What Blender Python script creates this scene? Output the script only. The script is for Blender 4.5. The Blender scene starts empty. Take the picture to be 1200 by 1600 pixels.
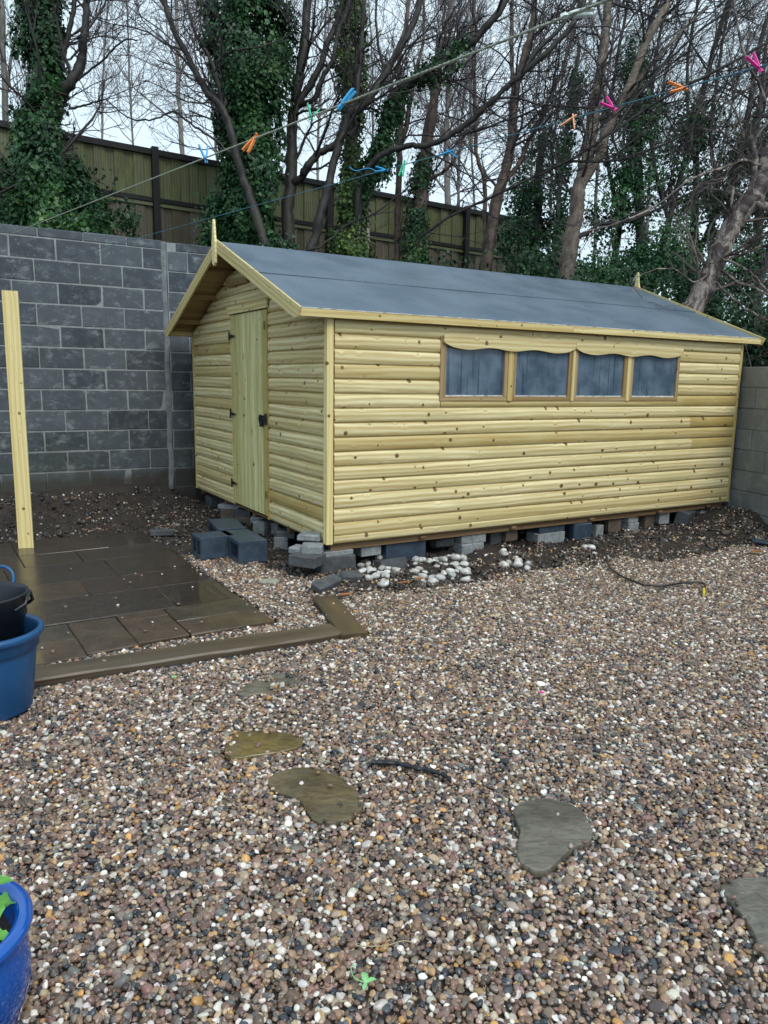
import bpy, bmesh, math, random
import numpy as np
from mathutils import Vector, Matrix, Euler

scene = bpy.context.scene
COL = scene.collection
R = math.radians

# ------------------------------------------------------------------ camera
F_PX, PITCH, ROLL, CAM_Z = 1172.58, 0.17478, 0.01651, 1.534
FW = np.array([0, math.cos(PITCH), -math.sin(PITCH)])
_rt = np.array([1., 0, 0]); _up = np.cross(_rt, FW)
RT = _rt * math.cos(ROLL) + _up * math.sin(ROLL)
UP = -_rt * math.sin(ROLL) + _up * math.cos(ROLL)
CAM = np.array([0, 0, CAM_Z])
cd = bpy.data.cameras.new('camera'); cam = bpy.data.objects.new('camera', cd); COL.objects.link(cam)
cd.sensor_fit = 'VERTICAL'; cd.sensor_height = 36; cd.lens = F_PX / 1600 * 36
cd.clip_start = 0.05; cd.clip_end = 900
M4 = Matrix(((RT[0], UP[0], -FW[0], 0), (RT[1], UP[1], -FW[1], 0), (RT[2], UP[2], -FW[2], CAM_Z), (0, 0, 0, 1)))
cam.matrix_world = M4
scene.camera = cam

# ------------------------------------------------------------------ sky and sun
world = bpy.data.worlds.new('World'); scene.world = world; world.use_nodes = True
wn = world.node_tree; wn.nodes.clear()
SUN_EL, SUN_AZ = R(50), R(146)           # azimuth clockwise from +Y: behind the camera, to its right
sky = wn.nodes.new('ShaderNodeTexSky'); sky.sky_type = 'NISHITA'; sky.sun_disc = False
sky.sun_elevation = SUN_EL; sky.sun_rotation = SUN_AZ; sky.air_density = 1.0; sky.dust_density = 2.0
hsv = wn.nodes.new('ShaderNodeHueSaturation'); hsv.inputs['Saturation'].default_value = 0.45
wn.links.new(sky.outputs[0], hsv.inputs['Color'])
tcw = wn.nodes.new('ShaderNodeTexCoord'); nzw = wn.nodes.new('ShaderNodeTexNoise')
nzw.inputs['Scale'].default_value = 1.6; nzw.inputs['Detail'].default_value = 4
wn.links.new(tcw.outputs['Generated'], nzw.inputs['Vector'])
crw = wn.nodes.new('ShaderNodeValToRGB')
crw.color_ramp.elements[0].position = .3; crw.color_ramp.elements[0].color = (6.2, 8.2, 9.7, 1)
crw.color_ramp.elements[1].position = .7; crw.color_ramp.elements[1].color = (8.2, 10.0, 11.2, 1)
wn.links.new(nzw.outputs['Fac'], crw.inputs['Fac'])
mxw = wn.nodes.new('ShaderNodeMix'); mxw.data_type = 'RGBA'; mxw.inputs[0].default_value = 0.85
wn.links.new(hsv.outputs[0], mxw.inputs[6]); wn.links.new(crw.outputs[0], mxw.inputs[7])
bg = wn.nodes.new('ShaderNodeBackground'); bg.inputs['Strength'].default_value = 0.10
wn.links.new(mxw.outputs[2], bg.inputs['Color'])
wo = wn.nodes.new('ShaderNodeOutputWorld'); wn.links.new(bg.outputs[0], wo.inputs['Surface'])

sl = bpy.data.lights.new('sun', 'SUN'); sl.energy = 1.5; sl.angle = R(30); sl.color = (1, .97, .92)
sun = bpy.data.objects.new('sun', sl); COL.objects.link(sun)
_sd = Vector((math.sin(SUN_AZ) * math.cos(SUN_EL), math.cos(SUN_AZ) * math.cos(SUN_EL), math.sin(SUN_EL)))
sun.rotation_euler = _sd.to_track_quat('Z', 'Y').to_euler(); sun.location = (0, -5, 12)
scene.view_settings.view_transform = 'Standard'; scene.view_settings.look = 'None'
scene.view_settings.gamma = 1; scene.view_settings.exposure = 0.32
scene.view_settings.use_curve_mapping = False
scene.cycles.max_bounces = 6; scene.cycles.diffuse_bounces = 3; scene.cycles.glossy_bounces = 3
scene.cycles.transparent_max_bounces = 8

rng = np.random.default_rng(7)

# ------------------------------------------------------------------ picking places in the yard
def ray(x, y): return FW + RT * ((x - 600) / F_PX) + UP * ((800 - y) / F_PX)
def G(x, y, z=0.):
    d = ray(x, y); return CAM + d * ((z - CAM_Z) / d[2])
def at(x, y, d): return CAM + ray(x, y) * d
def depth(P): return float((np.array(P) - CAM) @ FW)

# ------------------------------------------------------------------ noise
_ng = np.random.default_rng(3).random((64, 64, 64))
def noise3(P, s=1.0):
    P = np.asarray(P, float) * s; i = np.floor(P).astype(int); f = P - i; f = f * f * (3 - 2 * f)
    r = 0
    for dx in (0, 1):
        for dy in (0, 1):
            for dz in (0, 1):
                w = (f[..., 0] if dx else 1 - f[..., 0]) * (f[..., 1] if dy else 1 - f[..., 1]) * (f[..., 2] if dz else 1 - f[..., 2])
                r = r + w * _ng[(i[..., 0] + dx) % 64, (i[..., 1] + dy) % 64, (i[..., 2] + dz) % 64]
    return r
def fbm(P, s=1., o=3):
    r = 0; a = .5; t = 0
    for k in range(o): r = r + a * noise3(P, s * 2 ** k); t += a; a *= .5
    return r / t
def sstep(a, b, x):
    t = np.clip((x - a) / (b - a), 0, 1); return t * t * (3 - 2 * t)

# ------------------------------------------------------------------ node helpers
class NT:
    def __init__(s, name):
        s.m = bpy.data.materials.new(name); s.m.use_nodes = True; s.t = s.m.node_tree
        s.b = s.t.nodes['Principled BSDF']; s.tc = s.t.nodes.new('ShaderNodeTexCoord')
    def n(s, typ, **kw):
        x = s.t.nodes.new('ShaderNode' + typ)
        for k, v in kw.items():
            if k in x.inputs: s.set(x.inputs[k], v)
            else: setattr(x, k, v)
        return x
    def set(s, inp, v):
        if isinstance(v, bpy.types.NodeSocket): s.t.links.new(v, inp)
        else: inp.default_value = v
    def math(s, op, a, b=0., c=None):
        x = s.t.nodes.new('ShaderNodeMath'); x.operation = op; s.set(x.inputs[0], a); s.set(x.inputs[1], b)
        if c is not None: s.set(x.inputs[2], c)
        return x.outputs[0]
    def vmath(s, op, a, b):
        x = s.t.nodes.new('ShaderNodeVectorMath'); x.operation = op; s.set(x.inputs[0], a); s.set(x.inputs[1], b)
        return x.outputs[0]
    def noise(s, vec, scale, detail=3, rough=.55, dist=0.):
        x = s.n('TexNoise'); s.set(x.inputs['Vector'], vec); x.inputs['Scale'].default_value = scale
        x.inputs['Detail'].default_value = detail; x.inputs['Roughness'].default_value = rough; x.inputs['Distortion'].default_value = dist
        return x.outputs['Fac']
    def ramp(s, fac, *stops):
        x = s.n('ValToRGB'); s.set(x.inputs[0], fac); e = x.color_ramp.elements
        while len(e) < len(stops): e.new(.5)
        for k, (p, c) in enumerate(stops):
            e[k].position = p; e[k].color = (*c, 1) if len(c) == 3 else c
        return x.outputs[0]
    def fr(s, fac, a, b):      # 0..1 ramp of a value
        x = s.n('MapRange'); s.set(x.inputs[0], fac); x.inputs[1].default_value = a; x.inputs[2].default_value = b
        x.interpolation_type = 'SMOOTHSTEP'
        return x.outputs[0]
    def mix(s, fac, a, b, mode='MIX'):
        x = s.n('Mix'); x.data_type = 'RGBA'; x.blend_type = mode
        s.set(x.inputs[0], fac); s.set(x.inputs[6], (*a, 1) if isinstance(a, tuple) else a); s.set(x.inputs[7], (*b, 1) if isinstance(b, tuple) else b)
        return x.outputs[2]
    def bump(s, h, strength=.3, dist=.01):
        x = s.n('Bump'); s.set(x.inputs['Height'], h); x.inputs['Strength'].default_value = strength; x.inputs['Distance'].default_value = dist
        s.t.links.new(x.outputs[0], s.b.inputs['Normal'])
    def fin(s, col=None, rough=None, spec=None, **kw):
        if col is not None: s.set(s.b.inputs['Base Color'], (*col, 1) if isinstance(col, tuple) else col)
        if rough is not None: s.set(s.b.inputs['Roughness'], rough)
        if spec is not None: s.b.inputs['Specular IOR Level'].default_value = spec
        for k, v in kw.items(): s.set(s.b.inputs[k], v)
        return s.m

def wood(name, ca, cb, dark=(.10, .055, .02), knots=1., scale=1., rough=.55, green=None, streak=.0):
    t = NT(name); oi = t.n('ObjectInfo')
    rnd = oi.outputs['Random']
    off = t.n('CombineXYZ'); t.set(off.inputs[0], t.math('MULTIPLY', rnd, 37.)); t.set(off.inputs[2], t.math('MULTIPLY', rnd, 91.)); t.set(off.inputs[1], t.math('MULTIPLY', rnd, 13.))
    P = t.vmath('ADD', t.tc.outputs['Object'], off.outputs[0])
    # flat knot field along the board face
    sq = t.n('SeparateXYZ'); t.set(sq.inputs[0], P); fl_ = t.n('CombineXYZ'); t.set(fl_.inputs[0], sq.outputs[0]); t.set(fl_.inputs[1], sq.outputs[2]); fl = fl_.outputs[0]
    vo = t.n('TexVoronoi'); vo.voronoi_dimensions = '2D'; vo.feature = 'F1'; vo.inputs['Scale'].default_value = 5.2 * scale; t.set(vo.inputs['Vector'], fl)
    dist = vo.outputs['Distance']
    wn_ = t.n('TexWhiteNoise'); wn_.noise_dimensions = '3D'; t.set(wn_.inputs['Vector'], vo.outputs['Position'])
    size = t.math('MULTIPLY', t.math('POWER', wn_.outputs['Value'], 1.5), .085 * knots)
    bulge = t.math('POWER', 2.718, t.math('MULTIPLY', dist, -14.))
    warp = t.noise(t.vmath('MULTIPLY', P, (.38, 2, 4)), 1.2, 2)
    sp = t.n('SeparateXYZ'); t.set(sp.inputs[0], P)
    gz = t.math('ADD', sp.outputs[2], t.math('MULTIPLY', sp.outputs[1], .15))
    g0 = t.math('ADD', t.math('MULTIPLY', gz, 150.), t.math('ADD', t.math('MULTIPLY', warp, 17.), t.math('MULTIPLY', bulge, 4.5)))
    band = t.math('ADD', t.math('MULTIPLY', t.math('SINE', g0), .5), .5)
    fine = t.noise(t.vmath('MULTIPLY', P, (1.0, 60, 60)), 3.2, 4, .7)
    big = t.noise(t.vmath('MULTIPLY', P, (.6, 2, 9)), 1.3, 3)
    gr = t.math('ADD', t.math('MULTIPLY', band, .20), t.math('ADD', t.math('MULTIPLY', fine, .55), t.math('MULTIPLY', big, .32)))
    col = t.mix(t.fr(gr, .34, .76), ca, cb)
    tone = t.fr(rnd, 0., 1.)
    wn2 = t.n('TexWhiteNoise'); wn2.noise_dimensions = '1D'; t.set(wn2.inputs['W'], t.math('MULTIPLY', rnd, 517.))
    col = t.mix(t.math('MULTIPLY', t.math('POWER', wn2.outputs['Value'], 2.2), .85), col, (cb[0] * .78, cb[1] * .72, cb[2] * .42))
    if green: col = t.mix(t.math('MULTIPLY', t.fr(t.noise(t.vmath('MULTIPLY', P, (1, 1, 3)), 2.3, 3), .4, .75), .6), col, green)
    ring = t.fr(t.math('SUBTRACT', dist, size), .045, .0)
    col = t.mix(t.math('MULTIPLY', ring, .45), col, (ca[0] * .62, ca[1] * .45, ca[2] * .30))
    kn = t.fr(t.math('SUBTRACT', dist, size), .004, -.012)
    col = t.mix(t.math('MULTIPLY', kn, .9), col, dark)
    if streak: col = t.mix(t.math('MULTIPLY', t.fr(t.noise(t.vmath('MULTIPLY', P, (.8, 3, 14)), 1.5, 4), .55, .78), streak), col, (dark[0] * 1.5, dark[1] * 1.6, dark[2] * 2.))
    t.bump(t.math('ADD', fine, t.math('MULTIPLY', band, .2)), .12, .0015)
    return t.fin(col, rough, .4)

M = {}
M['loglap'] = wood('loglap_pine', (.84, .74, .44), (.47, .335, .125), green=(.54, .47, .22), knots=1.25)
M['trim'] = wood('trim_pine', (.76, .66, .34), (.50, .35, .12), scale=1.3)
M['door'] = wood('door_pine', (.74, .69, .38), (.44, .36, .13), knots=.8, green=(.46, .47, .19))
M['frame'] = wood('frame_pine', (.42, .31, .16), (.28, .18, .08), knots=.5)
M['post'] = wood('post_pine', (.86, .76, .42), (.68, .53, .22), knots=.8)
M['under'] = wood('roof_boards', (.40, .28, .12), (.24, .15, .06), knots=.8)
M['bearer'] = wood('bearer_wood', (.24, .15, .08), (.12, .07, .035), knots=.6)
M['sleeper'] = wood('sleeper_wood', (.130, .092, .060), (.055, .038, .025), knots=.3, rough=.36, green=(.085, .068, .045), streak=.7)
M['fence'] = wood('fence_wood', (.21, .22, .12), (.10, .10, .055), knots=.3, green=(.17, .22, .06))
M['fence_low'] = wood('fence_wood_bare', (.22, .19, .14), (.11, .09, .07), knots=.3, green=(.13, .14, .07))
M['fence_rail'] = wood('fence_tarred', (.022, .023, .022), (.012, .012, .013), knots=0)

def plain(name, col, rough=.5, noise=.25, scale=40, metal=0, spec=.5, bump=0., coat=0):
    t = NT(name); n = t.noise(t.tc.outputs['Object'], scale, 4)
    c = t.mix(t.math('MULTIPLY', t.fr(n, .3, .7), noise), col, tuple(x * .35 for x in col))
    if bump: t.bump(n, bump, .004)
    return t.fin(c, rough, spec, Metallic=metal, **({'Coat Weight': coat} if coat else {}))
M['iron'] = plain('black_iron', (.012, .012, .014), .38, .2)
M['nail'] = plain('galvanised_nail', (.30, .32, .34), .4, .3, 9, metal=.6)
M['cable'] = plain('black_rubber', (.012, .013, .016), .35, .2)
M['yellow'] = plain('yellow_plastic', (.75, .6, .03), .4)
M['bluebin'] = plain('blue_plastic', (.012, .085, .22), .36, .35, 6)
M['blackpot'] = plain('black_plastic', (.014, .017, .024), .34, .3, 8)
M['glaze'] = plain('cobalt_glaze', (.0, .085, .40), .10, .5, 5, coat=.5)
M['potsoil'] = plain('potting_soil', (.018, .014, .012), .8, .7, 60, bump=.8)
M['leafgreen'] = plain('bright_leaf', (.14, .42, .06), .4, .5, 30)
M['palegreen'] = plain('pale_green_leaf', (.28, .62, .24), .5, .35, 30)
M['dead'] = plain('dead_stem', (.42, .33, .2), .6)
M['barkchip'] = plain('orange_bark', (.42, .17, .06), .6, .5, 25)
for nm, c in dict(peg_blue=(.02, .36, .72), peg_green=(.05, .62, .34), peg_orange=(.92, .27, .05), peg_pink=(.85, .03, .33), peg_peach=(.92, .42, .22), peg_pale=(.62, .72, .66)).items():
    M[nm] = plain(nm, c, .4, .15)
M['rope_pale'] = plain('pale_rope', (.42, .46, .36), .6, .6, 160, bump=.6)
M['rope_teal'] = plain('teal_rope', (.05, .22, .30), .6, .7, 160, bump=.6)

# concrete blocks of the boundary walls
def blockmat(name, lo, hi, lime=.5, dirt=True):
    t = NT(name); oi = t.n('ObjectInfo'); geo = t.n('NewGeometry'); W_ = geo.outputs['Position']
    fine = t.noise(W_, 140, 3, .7); med = t.noise(W_, 9, 4); big = t.noise(W_, 1.3, 3)
    base = t.mix(oi.outputs['Random'], lo, hi)
    base = t.mix(t.math('MULTIPLY', t.fr(fine, .35, .7), .55), base, tuple(x * .45 for x in lo))
    base = t.mix(t.math('MULTIPLY', t.fr(med, .45, .75), .35), base, tuple(x * 1.5 for x in hi))
    sp = t.n('SeparateXYZ'); t.set(sp.inputs[0], W_)
    limef = t.math('MULTIPLY', t.fr(t.noise(t.vmath('MULTIPLY', W_, (2, 2, 3.2)), 3.4, 9, .78), .51, .70), lime * .8)
    base = t.mix(limef, base, (.26, .29, .30))
    spk = t.n('TexVoronoi'); spk.inputs['Scale'].default_value = 30; t.set(spk.inputs['Vector'], W_)
    topz = t.fr(sp.outputs[2], 1.8, 3.1)
    base = t.mix(t.math('MULTIPLY', t.math('MULTIPLY', t.fr(spk.outputs['Distance'], .16, .08), topz), t.fr(t.noise(W_, 5, 3), .5, .62)), base, (.42, .44, .40))
    if dirt:
        dz = t.math('ADD', sp.outputs[2], t.math('MULTIPLY', t.noise(W_, 2.5, 5), .35))
        base = t.mix(t.math('MULTIPLY', t.fr(dz, .66, .52), .85), base, (.035, .026, .02))
        gz = t.math('MULTIPLY', t.fr(dz, 1.25, .75), t.fr(t.noise(W_, 1.6, 4), .4, .6))
        base = t.mix(t.math('MULTIPLY', gz, .4), base, (.05, .06, .035))
    t.bump(t.math('ADD', fine, med), .45, .004)
    return t.fin(base, t.fr(big, -.1, 1.3), .45)
M['block'] = blockmat('wall_block', (.038, .047, .057), (.098, .112, .128), 1.)
M['mortar'] = blockmat('wall_mortar', (.22, .235, .23), (.32, .335, .325), .6)
M['rblock'] = blockmat('right_wall_block', (.15, .165, .17), (.21, .225, .225), .5, False)
M['rmortar'] = blockmat('right_wall_mortar', (.12, .13, .13), (.14, .15, .15), .2, False)

def stonemat(name, col, rough=.5, sc=18):
    t = NT(name); geo = t.n('NewGeometry'); W_ = geo.outputs['Position']
    n = t.noise(W_, sc, 5, .6); f = t.noise(W_, 160, 2)
    c = t.mix(t.fr(n, .3, .7), col, tuple(x * .5 for x in col)); c = t.mix(t.math('MULTIPLY', t.fr(f, .4, .7), .4), c, tuple(min(1, x * 1.5) for x in col))
    t.bump(t.math('ADD', n, f), .4, .004)
    return t.fin(c, rough, .4)
M['cb_grey'] = stonemat('grey_concrete', (.27, .285, .285), .6)
M['cb_dark'] = stonemat('wet_dark_concrete', (.085, .09, .095), .5)
M['cb_slate'] = stonemat('blue_engineering_block', (.045, .068, .098), .42, 9)
M['cb_brown'] = stonemat('brown_brick', (.12, .09, .07), .6)
t = NT('white_cobble'); geo = t.n('NewGeometry'); oi = t.n('ObjectInfo'); n = t.noise(geo.outputs['Position'], 16, 5, .65); f = t.noise(geo.outputs['Position'], 120, 3)
c = t.mix(t.fr(n, .42, .66), t.mix(oi.outputs['Random'], (.74, .73, .70), (.52, .52, .50)), (.27, .24, .20)); t.bump(t.math('ADD', n, f), .5, .004); M['rubble'] = t.fin(t.mix(t.math('MULTIPLY', t.fr(f, .5, .7), .3), c, (.2, .18, .16)), .5, .4)
M['paleflat'] = stonemat('pale_flat_stone', (.30, .29, .23), .5)

# stepping stones and patio slabs
def slabmat(name, cols, rough_lo, rough_hi, wet, cleft=.0):
    t = NT(name); oi = t.n('ObjectInfo'); geo = t.n('NewGeometry'); W_ = geo.outputs['Position']
    c = t.ramp(oi.outputs['Random'], *cols)
    n = t.noise(W_, 5, 5, .6, .6); f = t.noise(W_, 60, 4)
    c = t.mix(t.fr(n, .35, .7), c, t.mix(.5, c, (.02, .018, .014)))
    c = t.mix(t.math('MULTIPLY', t.fr(f, .45, .72), .35), c, (.13, .12, .085))
    st = t.noise(t.vmath('MULTIPLY', W_, (3, 9, 1)), 3, 4)
    c = t.mix(t.math('MULTIPLY', t.fr(st, .55, .75), .35), c, t.mix(.5, c, (.16, .13, .06)))
    pud = t.fr(t.noise(W_, wet, 3), .42, .58)
    r = t.n('MapRange'); t.set(r.inputs[0], pud); r.inputs[3].default_value = rough_lo; r.inputs[4].default_value = rough_hi
    ln = t.noise(t.vmath('MULTIPLY', W_, (6, 17, 1)), 2.2, 6, .7, 1.5)
    if cleft: c = t.mix(t.math('MULTIPLY', t.fr(ln, .42, .60), cleft), c, t.mix(.5, c, (.01, .01, .008)))
    h = t.math('ADD', t.math('ADD', n, t.math('MULTIPLY', f, .4)), t.math('MULTIPLY', ln, 2.5 * cleft)); b = t.n('Bump'); t.set(b.inputs['Height'], h)
    t.set(b.inputs['Strength'], t.math('ADD', t.math('MULTIPLY', pud, .35), .02)); b.inputs['Distance'].default_value = .006
    t.t.links.new(b.outputs[0], t.b.inputs['Normal'])
    return t.fin(c, r.outputs[0], .5)
M['slab'] = slabmat('patio_slab', [(0, (.052, .030, .020)), (.35, (.036, .025, .020)), (.7, (.050, .033, .021)), (1, (.070, .040, .024))], .03, .26, .6)
M['slab_edge'] = slabmat('patio_slab_dry', [(0, (.075, .052, .032)), (.4, (.055, .045, .03)), (.7, (.095, .058, .036)), (1, (.06, .045, .03))], .12, .4, 2)
M['step_ochre'] = slabmat('ochre_flagstone', [(0, (.19, .135, .04)), (1, (.20, .14, .045))], .15, .4, 3, .8)
M['step_grey'] = slabmat('grey_flagstone', [(0, (.185, .165, .128)), (1, (.19, .17, .13))], .25, .45, 3, .8)
M['step_olive'] = slabmat('olive_flagstone', [(0, (.17, .125, .062)), (1, (.18, .13, .065))], .15, .4, 3, .8)

# roof felt
t = NT('roof_felt'); P = t.tc.outputs['Object']
n1 = t.noise(P, 2.2, 4); n2 = t.noise(P, 160, 2, .7); n3 = t.noise(t.vmath('MULTIPLY', P, (3, 9, 9)), 3.5, 6, .78, 1.6)
c = t.mix(t.fr(n1, .3, .7), (.095, .135, .175), (.130, .170, .215)); c = t.mix(t.math('MULTIPLY', t.fr(n2, .4, .7), .45), c, (.07, .095, .12))  # base raised and blued to carry the sky's reflection in the colour
c = t.mix(t.math('MULTIPLY', t.fr(n3, .60, .72), .8), c, (.34, .38, .42))
t.bump(t.math('ADD', t.math('MULTIPLY', n2, .5), t.math('MULTIPLY', n1, 5.)), .5, .006)
rr = t.n('MapRange'); t.set(rr.inputs[0], t.fr(n1, .3, .7)); rr.inputs[3].default_value = .33; rr.inputs[4].default_value = .5
M['felt'] = t.fin(c, rr.outputs[0], .5)

# window pane: mist and bluish sky reflection both put into its colour
t = NT('mist_sky_pane'); P = t.tc.outputs['Object']; oi = t.n('ObjectInfo')
off = t.n('CombineXYZ'); t.set(off.inputs[0], t.math('MULTIPLY', oi.outputs['Random'], 9.)); t.set(off.inputs[1], 0.); t.set(off.inputs[2], 0.)
Q = t.vmath('ADD', P, off.outputs[0])
s1 = t.noise(t.vmath('MULTIPLY', Q, (16, 1, 1.4)), 1.6, 5, .75); s2 = t.noise(Q, 4, 4); s3 = t.noise(t.vmath('MULTIPLY', Q, (70, 1, 6)), 1., 3, .8)
ln_ = t.fr(t.noise(t.vmath('MULTIPLY', Q, (26, 1, .5)), 1., 2), .60, .66); mr = t.math('MAXIMUM', t.math('MULTIPLY', t.fr(s1, .56, .66), t.fr(s3, .40, .56)), t.math('MULTIPLY', ln_, .55))
c = t.mix(t.fr(s2, .3, .7), (.055, .088, .125), (.135, .185, .24)); c = t.mix(t.math('MULTIPLY', mr, .85), c, (.010, .022, .04))
M['pane'] = t.fin(c, .12, .6)

# bark
def bark(name, a, b, rough=.6):
    t = NT(name); P = t.tc.outputs['Object']
    n = t.noise(t.vmath('MULTIPLY', P, (1, 1, .35)), 16, 4, .65); m = t.noise(P, 2.5, 3)
    c = t.mix(t.fr(n, .3, .7), a, b); c = t.mix(t.math('MULTIPLY', t.fr(m, .5, .7), .5), c, (.05, .06, .03))
    t.bump(n, .6, .02); return t.fin(c, rough, .35)
M['bark_dark'] = bark('bark_dark', (.042, .036, .031), (.014, .012, .012))
M['bark_brown'] = bark('bark_brown', (.14, .095, .07), (.035, .024, .020))
M['bark_pale'] = bark('bark_pale', (.25, .20, .155), (.085, .062, .048))
M['bark_grey'] = bark('bark_grey', (.16, .15, .13), (.075, .068, .06))
t = NT('bark_torn'); P = t.tc.outputs['Object']; n = t.noise(t.vmath('MULTIPLY', P, (1, 1, .5)), 5, 6, .7, 1.); n2 = t.noise(P, 40, 4)
t.bump(n, .8, .03); M['bark_torn'] = t.fin(t.mix(t.fr(n, .47, .55), t.mix(t.fr(n2, .3, .7), (.035, .024, .024), (.07, .045, .04)), t.mix(t.fr(n2, .3, .7), (.20, .155, .13), (.34, .29, .25))), .45)
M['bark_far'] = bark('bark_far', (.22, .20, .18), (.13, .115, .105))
M['twig'] = plain('twig_bark', (.036, .026, .026), .5, .3, 9)
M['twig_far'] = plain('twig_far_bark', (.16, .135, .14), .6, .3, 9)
M['twig_pale'] = plain('twig_grey_bark', (.14, .11, .095), .55, .4, 9)
t = NT('birch_bark'); P = t.tc.outputs['Object']; n = t.noise(t.vmath('MULTIPLY', P, (4, 4, 22)), 2, 4, .7)
M['birch'] = t.fin(t.mix(t.fr(n, .5, .6), (.42, .40, .36), (.05, .045, .04)), .6)

# leaves: tone per leaf from a mesh attribute
def leafmat(name, cols, rough=.42):
    t = NT(name); a = t.n('Attribute', attribute_name='tone'); c = t.ramp(a.outputs['Fac'], *cols)
    m = t.fin(c, rough, .28); m.use_backface_culling = False
    return m
M['ivy'] = leafmat('ivy_leaves', [(0, (.008, .024, .011)), (.35, (.015, .052, .018)), (.7, (.028, .090, .025)), (.93, (.055, .14, .032)), (1, (.12, .20, .05))])
M['ivy_y'] = leafmat('ivy_leaves_light', [(0, (.018, .036, .012)), (.35, (.035, .078, .02)), (.7, (.065, .125, .028)), (.93, (.12, .17, .035)), (1, (.20, .22, .05))])
M['holly'] = leafmat('evergreen_leaves', [(0, (.014, .048, .022)), (.4, (.032, .100, .040)), (.8, (.060, .165, .058)), (1, (.12, .24, .08))])

# gravel: colour per pebble from the point attribute
t = NT('pebble'); a = t.n('Attribute', attribute_name='col'); a.attribute_type = 'INSTANCER'
geo = t.n('NewGeometry'); n = t.noise(geo.outputs['Position'], 120, 3)
c = t.mix(t.math('MULTIPLY', t.fr(n, .4, .7), .35), a.outputs['Color'], t.mix(.5, a.outputs['Color'], (.03, .025, .02)))
M['pebble'] = t.fin(c, .24, .5)

# soil, base ground
t = NT('soil_ground'); geo = t.n('NewGeometry'); W_ = geo.outputs['Position']
n = t.noise(W_, 7, 5, .65); f = t.noise(W_, 70, 4, .7)
c = t.mix(t.fr(n, .3, .7), (.030, .022, .018), (.052, .040, .034)); c = t.mix(t.math('MULTIPLY', t.fr(f, .45, .7), .5), c, (.09, .075, .06))
t.bump(t.math('ADD', n, f), 1., .02); M['soil'] = t.fin(c, .62, .3)
t = NT('bank_ground'); geo = t.n('NewGeometry'); n = t.noise(geo.outputs['Position'], 5, 5)
t.bump(n, .8, .03); M['bank'] = t.fin(t.mix(t.fr(n, .35, .65), (.03, .035, .018), (.05, .04, .028)), .8)

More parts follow.
